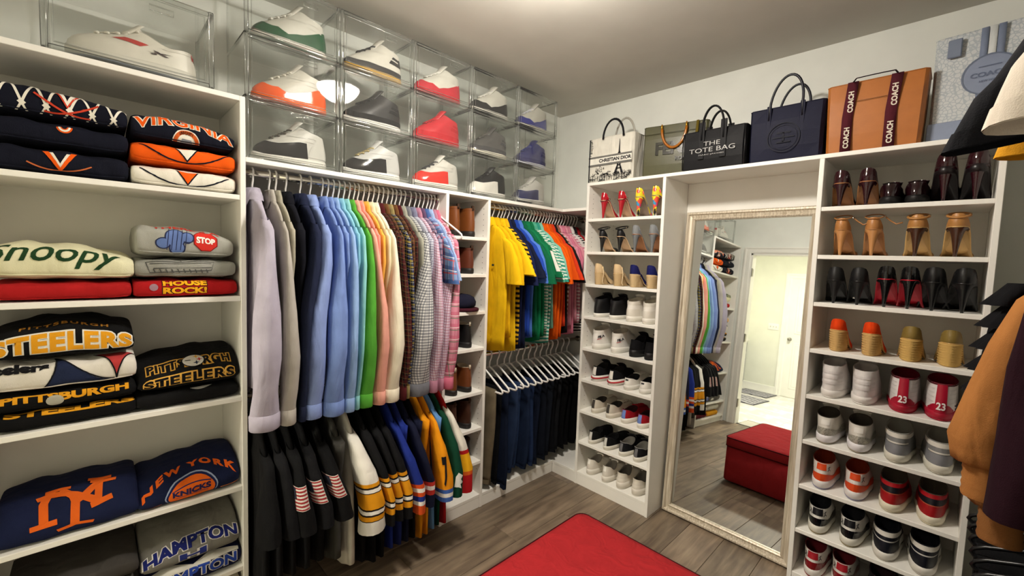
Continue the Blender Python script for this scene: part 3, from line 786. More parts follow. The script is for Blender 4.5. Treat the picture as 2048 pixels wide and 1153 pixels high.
# ---- narrow unit, from the top
npair(0, 0, lambda l, r: pump('high_heel', 'red patent stiletto pump with ankle strap on the topmost narrow shelf', l, r, '#a81222', '#caa585', '#a81222', .118, .19, strapf=ankle_strap('#5a0f18', .005, cup=False, r=.03, wd=.004), group='red patent pumps'))
npair(0, 1, lambda l, r: pump('high_heel', 'floral multicoloured stiletto pump beside the red patent pumps', l, r, '#ffffff', '#8f7f6e', '#ffffff', .122, .19, mat=mm(FLORAL), zh=.055, group='floral pumps'), (.925, 1.035))
npair(1, 0, lambda l, r: pump('strappy_sandal', 'black strappy high heeled sandal with looped ankle strap', l, r, '#141416', '#d6b48e', '#141416', .1, .19, strapf=ankle_strap('#141416', .055, r=.036, wd=.008), upper_on=False, lining='#d6b48e', group='black strappy sandals'))
npair(1, 1, lambda l, r: pump('high_heel', 'grey patent stiletto pump beside the black strappy sandals', l, r, '#7d8083', '#a9744e', '#6d7073', .112, .19, zh=.055, group='grey patent pumps'))
npair(2, 0, lambda l, r: pump('espadrille_wedge', 'all beige espadrille wedge with trailing ties', l, r, '#d6bb92', '#cdb083', '#cdb083', .085, .2, .08, mat=cloth, heel='wedge', zh=.055, zs=.03, strapf=lambda up, t, fb: [part('ankle_tie', tube([(.03*s, .03, .12), (.045*s, .02, .07), (.05*s, -.002, .02), (.06*s, .0, .006)], .003, 5), cloth('#d9c39c'), t) for s in (1,)], group='beige wedges'), (.652, .797))
npair(2, 1, lambda l, r: pump('espadrille_wedge', 'navy blue espadrille wedge with a pale rope heel', l, r, '#1c1f58', '#cdb083', '#d2b68a', .082, .2, .08, mat=cloth, heel='wedge', zh=.058, zs=.03, group='navy wedges'))
npair(3, 0, lambda l, r: sneaker('sneaker', 'plain black leather sneaker with a flat white sole', l, r, '#141416', '#e8e5dc', lining='#1c1c1f', zh=.118, zs=.095, zf=.125, sh=.022, lace='#141416', tongue='#141416', W=.108, panels=[('collar_pad', '#1d1d20', 0, .6, .78, 1.0)], group='plain black sneakers'), (.66, .782))
npair(3, 1, lambda l, r: sneaker('sneaker', 'plain white leather sneaker with a padded collar', l, r, '#e6e2da', '#e4e0d6', lining='#c8c2b4', zh=.125, zs=.1, zf=.13, sh=.03, lace='#e8e5de', tongue='#e6e2da', W=.106, panels=[('collar_pad', '#d8d3c8', 0, .6, .74, 1.0), ('heel_counter', '#dcd7cc', 0, .25, 0, .45)], group='plain white padded sneakers'), (.905, 1.02))
def fila(up, t):
    k = -1.3
    decal('print', [T('FILA', .022, 0, 0, .04, width=.05, height=.02)], lambda a, b: up.S(.75+a*13, .45+b*9+a*2, .003), plain('#1a1a22', .5), t, .006)
    decal('print', [rect(-.03, .0, -.008, -.004)], lambda a, b: up.S(.75+a*13, .45+b*9+a*2, .003), plain('#b32033', .5), t, .006)
npair(4, 0, lambda l, r: sneaker('sneaker', 'white high sneaker with dark lettering on its side', l, r, '#e8e5df', '#e6e3da', lining='#b5aea2', zh=.125, zs=.095, zf=.125, sh=.032, lace='#ebe8e2', tongue='#e8e5df', W=.108, panels=[('collar_pad', '#dedad2', 0, .5, .75, 1.0)], extra=fila, group='white sneakers with dark side lettering'), (.66, .805))
npair(4, 1, lambda l, r: sneaker('sneaker', 'all black chunky running sneaker with thick black sole', l, r, '#101012', '#0d0d0f', lining='#17171a', zh=.105, zs=.085, zf=.125, sh=.04, lace='#101012', tongue='#151518', W=.11, mat=cloth, group='chunky all black sneakers'), (.94, 1.045))
npair(5, 0, lambda l, r: sneaker('sneaker', 'black knit sneaker with white heel tab and red striped sole', l, r, '#141418', '#e8e5de', lining='#222', zh=.1, zs=.08, zf=.11, sh=.036, mat=cloth, lace=None, tongue='#141418', panels=[('heel_tab', '#e2ded6', 0, .02, .12, .92)], extra=lambda up, t: part('sole_stripe', tube([up.out(a, .006)[0]+Vector((0, 0, .024)) for a in [-1.6+3.2*i/16 for i in range(17)]], .005, 6), plain('#b01f2b', .5), t), group='black sneakers with red sole stripe'), (.67, .8))
npair(5, 1, lambda l, r: sneaker('sneaker', 'low white leather sneaker with a dark lining', l, r, '#e4e1d9', '#e6e3db', lining='#26262a', zh=.075, zs=.06, zf=.08, sh=.026, lace='#e4e1d9', panels=[('heel_tab', '#2b2b30', 0, .012, .6, .82)], group='low white sneakers with dark lining'), (.915, 1.02))
npair(6, 0, lambda l, r: sneaker('sneaker', 'cream knit sneaker with a dark strip down the heel', l, r, '#cfc8b9', '#d8d2c4', lining='#3a3632', zh=.092, zs=.068, zf=.085, sh=.028, mat=cloth, lace='#d6cfc0', panels=[('heel_tab', '#45413c', 0, .014, .1, .95)], W=.092, group='cream knit sneakers'), (.675, .792))
npair(6, 1, lambda l, r: sneaker('sneaker', 'red knit sneaker with a blue lettered heel tab', l, r, '#9c1522', '#e8e4da', lining='#35191c', zh=.085, zs=.066, zf=.085, sh=.028, mat=cloth, lace='#9c1522', panels=[('heel_tab', '#6f86c4', 0, .02, .05, .95)], W=.098, group='red knit sneakers'), (.905, 1.015))
npair(7, 0, lambda l, r: sneaker('sneaker', 'low black knit sneaker with a silver heel tab', l, r, '#121214', '#d9d4c8', lining='#1c1c1f', zh=.085, zs=.062, zf=.08, sh=.024, mat=cloth, lace=None, panels=[('heel_tab', '#c4c2bc', 0, .014, .05, .9)], W=.095, group='low black sneakers'), (.665, .785))
npair(7, 1, lambda l, r: sneaker('sneaker', 'black sneaker with grey padded lining and grey heel tab', l, r, '#17171a', '#ddd8cc', lining='#8d8a85', zh=.085, zs=.068, zf=.09, sh=.026, mat=cloth, lace='#17171a', tongue='#3a393b', panels=[('heel_tab', '#6a696b', 0, .012, .05, .9)], W=.098, group='black sneakers with grey lining'), (.9, 1.005))
npair(8, 0, lambda l, r: sneaker('sneaker', 'pale white running sneaker with a curved heel sole', l, r, '#d9d3c8', '#ddd8cd', lining='#6b655c', zh=.105, zs=.075, zf=.1, sh=.034, mat=cloth, lace='#e0dbd0', tongue='#d9d3c8', panels=[('heel_tab', '#efece4', 0, .012, .5, .95)], W=.1, group='pale running sneakers'), (.66, .79))
npair(8, 1, lambda l, r: sneaker('sneaker', 'chunky cream leather sneaker on the lowest narrow shelf', l, r, '#d6cfc2', '#dcd6ca', lining='#4a453e', zh=.1, zs=.078, zf=.11, sh=.04, lace='#e2ddd2', tongue='#d6cfc2', panels=[('collar_pad', '#cfc7b8', 0, .55, .76, 1.0), ('heel_counter', '#e2dccf', 0, .28, 0, .4)], W=.11, group='chunky cream sneakers'), (.9, 1.01))

# ---- wide unit, from the top
def wpair(r, fn, xa, xb, y=HY, jit=.05):
    if r < len(NB): npair(r, 0, fn, (xa, xb), y, jit)
BURG = '#2b0a12'
wpair(0, lambda l, r: pump('high_heel', 'burgundy patent pump with block heel and tan sole', l, r, BURG, '#9c6a40', BURG, .105, .2, .082, heelw=.022, zh=.055, group='burgundy block heel pumps'), 1.922, 2.015)
wpair(0, lambda l, r: sneaker('oxford_shoe', 'dark patent lace-up oxford with a flat black sole', l, r, '#1d080e', '#0d0b0c', lining='#1a1414', mat=patent, L=.25, W=.092, zh=.085, zs=.062, zf=.085, sh=.028, lace='#120a0c', tongue='#1d080e', toe=.75, group='patent oxfords'), 2.092, 2.172)
wpair(0, lambda l, r: pump('high_heel', 'tall burgundy patent platform heel with side straps', l, r, BURG, '#171013', BURG, .135, .2, .082, heelw=.026, platform=.025, zh=.055, group='tall burgundy platform heels'), 2.252, 2.338)
wpair(1, lambda l, r: pump('strappy_sandal', 'tan patent open sandal with slim heel and loose strap', l, r, '#b98350', '#b07a49', '#b98350', .115, .2, .078, strapf=ankle_strap('#a9733f', .055, cup=True, tail=True, wd=.005), upper_on=False, lining='#c99a63', group='tan slim heel sandals'), 1.938, 2.047)
wpair(1, lambda l, r: pump('strappy_sandal', 'tan strappy sandal with a dark brown tapered heel', l, r, '#b07c4c', '#c9a367', '#3f2417', .118, .2, .084, heelw=.024, strapf=ankle_strap('#a8763f', .045, cup=True, wd=.01), upper_on=False, lining='#c9a367', group='tan sandals with brown heels'), 2.185, 2.3)
def sticker(up, t): part('sticker', box(-.022, -.004, .1, .1015, .022, .036), plain('#e8e6e0', .6), t, False, label='white size sticker')
wpair(2, lambda l, r: pump('high_heel', 'matte black pump with a white sticker under the arch', l, r, '#151516', '#121213', '#151516', .105, .2, .085, mat=leather, zh=.06, extra=sticker, group='black pumps with sticker'), 1.93, 2.015)
wpair(2, lambda l, r: pump('high_heel', 'black patent stiletto pump with a bright red sole', l, r, '#0c0c0d', '#b3122a', '#0c0c0d', .12, .2, .08, zh=.055, group='red soled pumps'), 2.105, 2.178)
wpair(2, lambda l, r: pump('high_heel', 'plain black leather pump beside the red soled pumps', l, r, '#111112', '#101011', '#111112', .115, .21, .092, mat=lambda c: leather(c, .28), zh=.06, group='plain black pumps'), 2.25, 2.336)
wpair(3, lambda l, r: pump('espadrille_wedge', 'bright orange espadrille wedge with a rope heel', l, r, '#d8400f', '#c79f60', '#cba56a', .098, .2, .078, mat=cloth, heel='wedge', zh=.05, group='orange wedges'), 1.955, 2.07)
wpair(3, lambda l, r: pump('espadrille_wedge', 'olive gold espadrille wedge with a rope heel', l, r, '#7f6a34', '#c79f60', '#cba662', .095, .2, .082, mat=leather, heel='wedge', zh=.052, group='olive gold wedges'), 2.2, 2.315)
wpair(4, lambda l, r: sneaker('high_top_sneaker', 'plain white high-top sneaker with ribbed heel', l, r, '#dedad8', '#dcd7d2', lining='#b9b4b0', zh=.145, zs=.14, zf=.16, sh=.03, W=.11, wc=.04, panels=[('heel_rib', '#d2cdcb', 0, .2, a, a+.1) for a in (.25, .45, .65)], lace='#e0dcda', tongue='#dedad8', group='plain white high-tops'), 1.945, 2.062)
R23 = '#a3102c'
wpair(4, lambda l, r: sneaker('high_top_sneaker', 'white high-top with red heel panel numbered 23', l, r, '#dcd8d6', R23, R23, lining='#6d0d20', zh=.145, zs=.14, zf=.165, sh=.03, W=.112, wc=.042, panels=[('heel_panel', R23, 0, .022, 0, .98, leather, .003), ('heel_base', R23, 0, .16, 0, lambda s: .26-.16*sm(.02, .16, s)), ('collar_band', '#4a0a18', 0, .6, .93, 1.0)] + [('side_rib', '#cfcbc9', .05, .5, a, a+.03) for a in (.3, .45, .6, .75)], lace='#e0dcda', extra=heel_text('23', '#efe9e6', .1, .034, .017), group='white and red numbered high-tops'), 2.192, 2.305)
wpair(5, lambda l, r: sneaker('sneaker', 'white sneaker with a silver snakeskin mudguard', l, r, '#d8d4cb', '#e2dfe2', '#9a917f', lining='#4b463f', zh=.12, zs=.105, zf=.14, sh=.036, W=.105, panels=[('mudguard', SILVER, 0, 1, 0, lambda s: .3+.1*cos(s*11), mm(SILVER)), ('heel_patch', '#e4e1da', 0, .03, .55, .85)], lace='#e0dcd2', tongue='#d2cec4', group='silver snakeskin sneakers'), 1.94, 2.062)
wpair(5, lambda l, r: sneaker('high_top_sneaker', 'grey suede and white high-top sneaker', l, r, '#7d7d7d', '#d6d2c4', '#b8b2a2', lining='#8a8880', zh=.125, zs=.13, zf=.16, sh=.032, W=.108, panels=[('collar_band', '#dcd8ce', 0, .5, .74, .98), ('heel_counter', '#84858a', 0, .25, 0, .44), ('swoosh_strip', '#d6d2c8', 0, .16, .48, .54)], lace='#d8d4ca', tongue='#8a8880', group='grey high-tops'), 2.187, 2.318)
wpair(6, lambda l, r: sneaker('sneaker', 'white and orange sneaker with icy sole and loose laces', l, r, '#ded9d2', '#dcd8d6', '#8e8ca4', lining='#7a2a12', zh=.12, zs=.11, zf=.145, sh=.036, W=.104, panels=[('mudguard', '#d6491a', 0, 1, .04, lambda s: .3+.09*cos(s*11)), ('heel_patch', '#d6491a', 0, .04, .58, .97)], lace='#d8cfc0', tongue='#d6491a', extra=mark('#3a3f46', .09, .66, .02, 1), group='white and orange sneakers'), 1.94, 2.063)
wpair(6, lambda l, r: sneaker('high_top_sneaker', 'red and black high-top with cream sole', l, r, '#a3161c', '#ddd6c0', '#c9c0a6', lining='#4b4238', zh=.125, zs=.12, zf=.16, sh=.032, W=.108, panels=[('collar_band', '#a8151f', 0, .3, .78, 1.0), ('ankle_panel', '#14141c', 0, .55, .5, .78), ('trim_strip', '#b5583c', 0, .3, .46, .5)], lace='#c9c0b0', tongue='#d8d0c0', group='red and black high-tops'), 2.183, 2.308)
wpair(7, lambda l, r: sneaker('sneaker', 'white sneaker with glossy black mudguard and cloudy sole', l, r, '#dedbd4', '#d9d5c9', '#8f8264', lining='#17171a', zh=.12, zs=.11, zf=.145, sh=.036, W=.104, panels=[('mudguard', '#0e0e12', 0, 1, .04, lambda s: .32+.09*cos(s*11), patent), ('heel_patch', '#15151a', 0, .05, .55, .97)], lace='#d8d4ca', tongue='#141418', extra=mark('#1a1a20', .09, .66, .022, 0), group='white and black sneakers'), 1.94, 2.058)
wpair(7, lambda l, r: sneaker('high_top_sneaker', 'midnight navy and white high-top sneaker', l, r, '#12141f', '#d8d4cb', '#b0aaa0', lining='#101118', zh=.125, zs=.13, zf=.16, sh=.032, W=.11, panels=[('collar_band', '#dad6cd', 0, .5, .72, .98), ('trim_strip', '#c9c6c0', 0, .25, .5, .55), ('side_panel', '#cfccc6', .3, .62, .1, .5)], lace='#d8d4ca', tongue='#20222c', group='navy and white high-tops'), 2.18, 2.3)
wpair(8, lambda l, r: sneaker('sneaker', 'white sneaker with dark cherry red mudguard and laces', l, r, '#dedad4', '#d9d5cd', '#8a1a22', lining='#4d0d14', zh=.12, zs=.11, zf=.145, sh=.036, W=.104, panels=[('mudguard', '#7c0f1a', 0, 1, .04, lambda s: .32+.09*cos(s*11), patent), ('heel_patch', '#9c1a26', 0, .05, .55, .97)], lace='#d8d0c4', tongue='#8c1420', extra=mark('#2a1014', .09, .66, .022, 0), group='white and cherry sneakers'), 1.935, 2.045)
wpair(8, lambda l, r: sneaker('high_top_sneaker', 'black high-top sneaker on the lowest wide shelf', l, r, '#15131a', '#2a282c', lining='#221014', zh=.125, zs=.12, zf=.16, sh=.032, W=.108, lace='#222', tongue='#1a181e', group='black high-tops'), 2.175, 2.29)

# ---- boot column (heels out, toes to wall A)
BXX = .335; RZ90 = pi/2
def bpair(i, fn, ya=-1.248, yb=-1.138):
    a = fn((BXX, ya, BS[i]+.0008), RZ90+rnd.uniform(-.04, .04)); lab = a['label']; a['label'] = lab + ', nearer the dress shirts'
    b = dup(a, (BXX-.004, yb, BS[i]+.0008), RZ90+rnd.uniform(-.04, .04)); b['label'] = lab + ', nearer the polo shirts'
bpair(0, lambda l, r: boot('ankle_boot', 'tan brown leather work boot on the topmost boot shelf', l, r, '#6e3c18', '#1a1411', .165, group='tan work boots'))
bpair(1, lambda l, r: boot('ankle_boot', 'reddish brown chelsea boot with black sole', l, r, '#5b2c1c', '#15110f', .15, group='reddish chelsea boots'))
bpair(3, lambda l, r: boot('ankle_boot', 'black leather ankle boot with heavy sole', l, r, '#121213', '#0d0d0e', .14, lip='#b8b2a2', group='black ankle boots'))
bpair(4, lambda l, r: boot('ankle_boot', 'burnished brown ankle boot with fleece lining', l, r, '#693818', '#17110d', .15, lip='#b9ab95', group='burnished brown boots'), -1.24, -1.13)
bpair(5, lambda l, r: boot('ankle_boot', 'dark brown boot on the shelf under the burnished boots', l, r, '#3c2114', '#14100d', .17, group='dark brown boots'), -1.235, -1.125)
bpair(6, lambda l, r: boot('ankle_boot', 'black boot on the second lowest boot shelf', l, r, '#161516', '#0d0d0e', .14, group='black low boots'), -1.235, -1.125)
cp = thing('knit_cap', 'navy flat cap with maroon brim folded on the boot shelf', 'cap', (.25, -1.16, BS[2]+.0008), .2)
part('crown', loft([[(r*cos(a*pi/10)*1.15, r*sin(a*pi/10)*.95, z+.012*cos(a*pi/10)) for a in range(20)] for z, r in ((0.005, .07), (.02, .09), (.045, .092), (.07, .08), (.085, .055), (.09, .01))], True, True)[:2], cloth('#191a2c'), cp)
part('brim', loft([[(.02+r*cos(a*pi/10)*1.2, r*sin(a*pi/10), z) for a in range(20)] for z, r in ((0, .078), (.005, .09), (.016, .09), (.02, .08))], True, True)[:2], cloth('#3c1420'), cp)

# ================================================================== folded sweatshirts
class Fold:
    """folded garment lying on a shelf: local +X is the front, Y the width; surf(s, t) with t the way up the front and over the top"""
    def __init__(q, w, d, h, e=.5, dome=0, tilt=0, seed=0, slump=0, end=7):
        q.w, q.d, q.h, q.e, q.dome, q.tilt, q.end, q.slump = w, d, h, e, dome, tilt, end, slump
        r = random.Random(seed); q.ph = [r.uniform(0, 6) for _ in range(8)]; q.am = [r.uniform(.5, 1) for _ in range(4)]
        n = 400; q.tab = [(0, -38)]; L = 0; p = q.prof(radians(-38))
        for i in range(1, n+1):
            a = -38+208*i/n; c = q.prof(radians(a)); L += sqrt((c[0]-p[0])**2+(c[1]-p[1])**2); q.tab.append((L, a)); p = c
    def prof(q, a): return q.d/2*pw(cos(a), q.e), q.h/2*(1+pw(sin(a), q.e))
    def at(q, s, a, off=0):
        x, z = q.prof(a); c = 2*s/q.w; c = max(-1, min(1, c))
        k = max(0, 1-abs(c)**q.end)**(1/q.end*1.6)
        zz = q.h*.5+(z-q.h*.5)*(.35+.65*k); xx = x*(.9+.1*k)
        up_ = z/q.h
        zz += up_*(q.dome*cos(c*pi/2)+q.tilt*c*.5) - up_*q.slump*max(0, x/(q.d/2))**2
        n = .0032*(q.am[0]*sin(9*s/q.w*2+q.ph[0]+3*a)+q.am[1]*sin(17*s/q.w+q.ph[1]-2*a)+q.am[2]*sin(31*s/q.w+q.ph[2]+a*5)*.5)*(.3+.7*up_)
        nx, nz = cos(a), sin(a)
        return Vector((xx+nx*(n+off), s, max(.001, zz+nz*(n+off))))
    def ang(q, t):
        for (l0, a0), (l1, a1) in zip(q.tab, q.tab[1:]):
            if l1 >= t: return radians(a0+(a1-a0)*(t-l0)/(l1-l0))
        return radians(q.tab[-1][1])
    def surf(q, s, t, off=.0016): return q.at(s, q.ang(max(0, t)), off)
    def body(q):
        ns, na = 30, 36; rings = []
        for i in range(ns+1):
            c = -1+2*i/ns; c = math.copysign(1-(1-abs(c))**1.5, c); rings.append([q.at(c*q.w/2, 2*pi*k/na) for k in range(na)])
        return loft(rings, True, True)
ST = {}
def sweater(label, key, y, z, w, h, colour, d=.30, x=.195, rz=0, prints=(), mat=None, group=None, **kw):
    o = thing('folded_sweatshirt', label, 'sweatshirt', (x, y, z+.0008), rz, group)
    f = Fold(w, d, h*.92, seed=hash_(label), **kw)
    part('body', f.body(), mat or cloth(colour), o)
    # the ribbed hem turned under shows as a thin lip along the front
    part('hem_fold', tube([f.at(s*w/2*.93, radians(-28), .0005) for s in [i/8-1 for i in range(17)]], .0028, 5), mat or cloth(colour), o)
    for nm, c, shapes, off in prints:
        decal(nm, shapes, lambda a, b, off=off: f.surf(a, b, off), c if not isinstance(c, str) else cloth(c), o, .012, clip=(-w/2*.985, w/2*.985, .002, f.tab[-1][0]))
    return o
def hash_(s): return sum((i+1)*ord(c) for i, c in enumerate(s)) % 9973
def shift(shapes, dx, dy): return [([(x+dx, y+dy) for x, y in V], F) for V, F in shapes]
def vee(x, y, w, h, t): return poly([(x-w/2, y+h), (x-w/2+t, y+h), (x, y+t*1.1), (x+w/2-t, y+h), (x+w/2, y+h), (x, y)])
yL, yR = -2.795, -2.478
G1 = 'folded sweatshirts in the shelving tower'
NAVY = '#10121f'; ORG = '#e2580f'; WHT = '#e4dfd2'
z0 = TS[0]
def sw(*a, **k): return sweater(*a, group=G1, **k)
# top shelf, stack by the left wall end
sw('navy sweatshirt with thick orange and white V at the bottom of its stack', 0, yL, z0, .32, .088, NAVY, prints=[
    ('emblem', WHT, [vee(0, .012, .07, .055, .02)], .0012), ('emblem', ORG, [vee(0, .008, .075, .062, .013)], .0020), ('sword_lines', '#c86a3c', [stroke(bez((-.07, .03), (0, -.01), (.07, .035)), .004)], .002)])
sw('navy sweatshirt with a small round orange mark, middle of its stack', 0, yL, z0+.088, .32, .082, NAVY, prints=[
    ('emblem', ORG, [ring2(.012, .06, .006, .018, pi, 2*pi, 12)], .0012), ('emblem', WHT, [ring2(.012, .06, .009, .014, pi, 2*pi, 12)], .002)])
net = []
for i in range(7):
    xx = -.15+i*.05
    nn = [stroke([(xx, .11), (xx+.012, .075), (xx+.025, .04)], .006), stroke([(xx+.05, .11), (xx+.038, .075), (xx+.025, .04)], .006), stroke([(xx+.02, .045), (xx+.03, .035)], .012), stroke([(xx+.025, .04), (xx+.035, .015)], .005), stroke([(xx+.025, .04), (xx+.012, .012)], .005)]
    net += shift(nn, 0, -.012)
sw('navy sweatshirt with a white net pattern and red crossed swords', 0, yL, z0+.17, .32, .088, NAVY, dome=.008, tilt=-.02, prints=[
    ('net_print', WHT, net, .0012), ('emblem', WHT, [vee(.02, .035, .05, .045, .016)], .0020), ('emblem', '#c2402a', [vee(.02, .032, .055, .05, .006)], .0026), ('crossed_swords', '#c2402a', [stroke(bez((-.05, .06), (.02, .005), (.07, .015)), .005), stroke(bez((.09, .06), (.02, .005), (-.03, .015)), .005)], .0028)])
# top shelf, stack by the dress shirts
curve = lambda w, y0, dip: stroke(bez((-w, y0), (0, y0-dip), (w, y0)), .005)
sw('cream sweatshirt with an orange V, bottom of the orange and navy stack', 0, yR, z0, .305, .078, WHT, prints=[
    ('emblem', NAVY, [poly([(-.032, .066), (.036, .066), (.002, .012)])], .001), ('emblem', ORG, [poly([(-.026, .064), (.030, .064), (.002, .02)])], .0018), ('curve_print', NAVY, [curve(.13, .06, .1)], .0012)])
sw('orange sweatshirt with a white V and dark curved line', 0, yR, z0+.077, .305, .08, ORG, prints=[
    ('emblem', NAVY, [poly([(-.034, .07), (.036, .07), (.001, .018)])], .001), ('emblem', WHT, [poly([(-.028, .068), (.030, .068), (.001, .026)])], .0018), ('curve_print', NAVY, [curve(.13, .07, .11)], .0012)])
sw('navy sweatshirt with orange arched VIRGINIA lettering and round seal', 0, yR, z0+.156, .30, .082, NAVY, dome=.014, tilt=-.02, prints=[
    ('lettering', WHT, [T('VIRGINIA', .06, 0, .05, .06, width=.29, height=.046, arc=1.4)], .0012), ('lettering', ORG, [T('VIRGINIA', .06, 0, .052, .015, width=.282, height=.04, arc=1.4)], .002),
    ('seal', WHT, [disc(.0, .006, .04)], .0012), ('seal', '#c65a24', [ring2(0, .006, .026, .037)], .002), ('seal_lettering', '#3a1c10', [T('UNIVERSITY', .012, 0, .03, .03, width=.04, arc=9)], .0026), ('seal_picture', '#8a8f98', [poly([(-.018, .002), (.018, .002), (.014, .016), (-.012, .018)])], .0024)])
# second shelf
z0 = TS[1]
sw('plain red sweatshirt under the cream one with green script', 0, yL, z0, .32, .066, '#a31a1c')
sw('cream sweatshirt with dark green script lettering', 0, yL+.004, z0+.066, .33, .105, '#d9d6b4', dome=.02, tilt=-.03, slump=.01, prints=[
    ('script_lettering', '#1f3d22', [T('Snoopy', .1, -.02, .03, .012, .35, width=.3, height=.085)], .0014)])
sw('red sweatshirt with yellow HOUSE ROCK lettering', 0, yR, z0, .31, .072, '#a8181c', prints=[
    ('lettering', '#2a1216', [T('HOUSE', .03, -.01, .043, .10, width=.135, height=.027), T('ROCK!', .03, -.01, .014, .10, width=.135, height=.027)], .001),
    ('lettering', '#e8a61c', [T('HOUSE', .03, -.01, .0445, .05, width=.13, height=.024), T('ROCK!', .03, -.01, .0155, .05, width=.13, height=.024)], .0018),
    ('speckle_print', '#9a7a86', [disc(-.1, .04, .012)], .0012)])
GREY = '#8d8d86'
sw('grey sweatshirt with fine dark line drawing, middle of its stack', 0, yR, z0+.071, .30, .075, GREY, prints=[
    ('line_print', '#4a4a48', [stroke([(-.12, .06), (.08, .066), (.07, .03), (-.11, .02), (-.12, .06)], .003), stroke([(-.11, .052), (.07, .057)], .002), stroke([(-.1, .035), (.07, .04)], .002), stroke([(-.1, .07), (-.1, .085), (-.02, .085), (-.02, .066)], .002)] + [stroke([(-.1+.017*i, .034), (-.095+.017*i, .02)], .003) for i in range(10)], .0013)])
octo = lambda x, y, r: poly([(x+r*cos(pi/8+i*pi/4), y+r*sin(pi/8+i*pi/4)) for i in range(8)])
sw('grey sweatshirt with a red STOP sign and a blue striped shape', 0, yR-.002, z0+.145, .29, .105, '#9b9b93', dome=.012, tilt=-.03, prints=[
    ('stop_sign', '#7a1a18', [octo(.055, .058, .04)], .0012), ('stop_sign', '#c62f27', [octo(.055, .058, .037)], .0018), ('lettering', '#ece8e0', [T('STOP', .03, .055, .046, .05, width=.058, height=.023)], .0025),
    ('blue_shape', '#2b3150', [disc(-.07, .04, .022, 20, .8), disc(-.035, .058, .031), disc(.0, .062, .02), disc(-.03, .025, .024)], .0012), ('blue_shape', '#5e74a8', [disc(-.07, .04, .018, 20, .8), disc(-.035, .058, .027), disc(.0, .062, .016), disc(-.03, .027, .02)], .0018),
    ('blue_stripe', '#2b3150', [stroke([(-.06+.013*i, .02), (-.052+.013*i, .088)], .0022) for i in range(5)], .0024),
    ('lettering', '#b8392c', [T("THERE'S A", .03, .0, .094, .03, width=.2, height=.026, arc=.8)], .0014)])
# third shelf
z0 = TS[2]; BLK = '#0d0d0e'; GLD = '#d8961f'
def block(s, w, h, x, y, arc=0, fill=GLD, rim='#dcd9d0', core=None, b=(.11, .05)):
    out = [('lettering', rim, [T(s, .05, x, y-.003, b[0], width=w, height=h+.006, arc=arc, space=1.12)], .0012), ('lettering', BLK if core == 'rim' else fill, [T(s, .05, x, y, b[1], width=w*.975, height=h-.002, arc=arc, space=1.12)], .002)]
    return out
sw('black sweatshirt with partly hidden gold lettering, bottom of its stack', 0, yL, z0, .33, .062, BLK, prints=[('lettering', GLD, [T('STEELERS', .04, .01, .045, .05, width=.3, height=.03, arc=-.3)], .0014)])
sw('black sweatshirt with gold letter tops and a grey disc', 0, yL, z0+.061, .33, .058, BLK, prints=[('lettering', GLD, [T('PITTSBURGH', .03, .0, .028, .05, width=.29, height=.028, arc=-.3)], .0014), ('badge', '#a9a698', [disc(-.03, .03, .02, 20, .8)], .002)])
sw('white sweatshirt with red and navy curved panels and black lettering', 0, yL, z0+.118, .335, .1, '#d9d4ca', prints=[
    ('navy_panel', '#1f2742', [poly(bez((-.06, .0), (-.01, .06), (-.03, .13), 8)+bez((-.03, .13), (.03, .03), (.1, .012), 8)+[(.1, 0)])], .0012),
    ('red_panel', '#b03a3a', [poly([(.06, .13), (.165, .13)]+bez((.165, .13), (.12, .07), (.115, .015), 8)+bez((.115, .015), (.11, .08), (.06, .13), 8)[1:-1])], .0012),
    ('line_print', '#15151a', [stroke(bez((-.03, .13), (.03, .03), (.11, .012)), .004), stroke(bez((.06, .13), (.11, .08), (.115, .012)), .004), stroke(bez((.165, .13), (.12, .07), (.115, .012)), .004), stroke(bez((-.03, .13), (-.01, .06), (-.06, .0)), .004)], .002),
    ('lettering', '#141416', [T('Steelers', .04, -.12, .062, .06, width=.16, height=.036)], .002)])
sw('black sweatshirt with arched gold block lettering edged in white', 0, yL-.002, z0+.217, .33, .1, BLK, dome=.03, tilt=.0, slump=.02, prints=block('STEELERS', .325, .058, .0, .02, -.0)+[('small_lettering', '#a8742a', [T('PITTSBURGH', .02, .0, .105, .03, width=.2, height=.016, arc=.8, space=1.3)], .0014)])
sw('plain black sweatshirt with a small white emblem by the dress shirts', 0, yR, z0, .31, .065, '#111112', prints=[('emblem', '#cfccc4', [poly(bez((-.0, .07), (.03, .04), (.07, .075), 8)+[(.04, .078)])], .0014)])
sw('black sweatshirt with gold outlined lettering and a round badge', 0, yR+.004, z0+.064, .31, .12, BLK, dome=.012, tilt=.03, slump=.055, prints=
    block('STEELERS', .28, .055, .0, .03, 0, BLK, '#d9a54a', 'rim', (.12, .035))+block('PITTSBURGH', .26, .038, 0, .105, 0, BLK, '#c9963e', 'rim', (.13, .04))+[
    ('badge', '#1a1a1c', [disc(.01, .125, .036, 28, .72)], .0030), ('badge', '#cfcbc0', [disc(.01, .125, .033, 28, .72)], .0036)]+
    [('star_shape', c, [poly([(x+(.011 if i % 2 == 0 else .0035)*cos(i*pi/4), y+(.011 if i % 2 == 0 else .0035)*sin(i*pi/4)*.8) for i in range(8)])], .0044) for x, y, c in ((.02, .139, '#d8a02a'), (.029, .126, '#b03028'), (.019, .113, '#1f2742'))]+[('badge_bar', '#222', [stroke([(-.015, .127), (.002, .125)], .003)], .0044)])
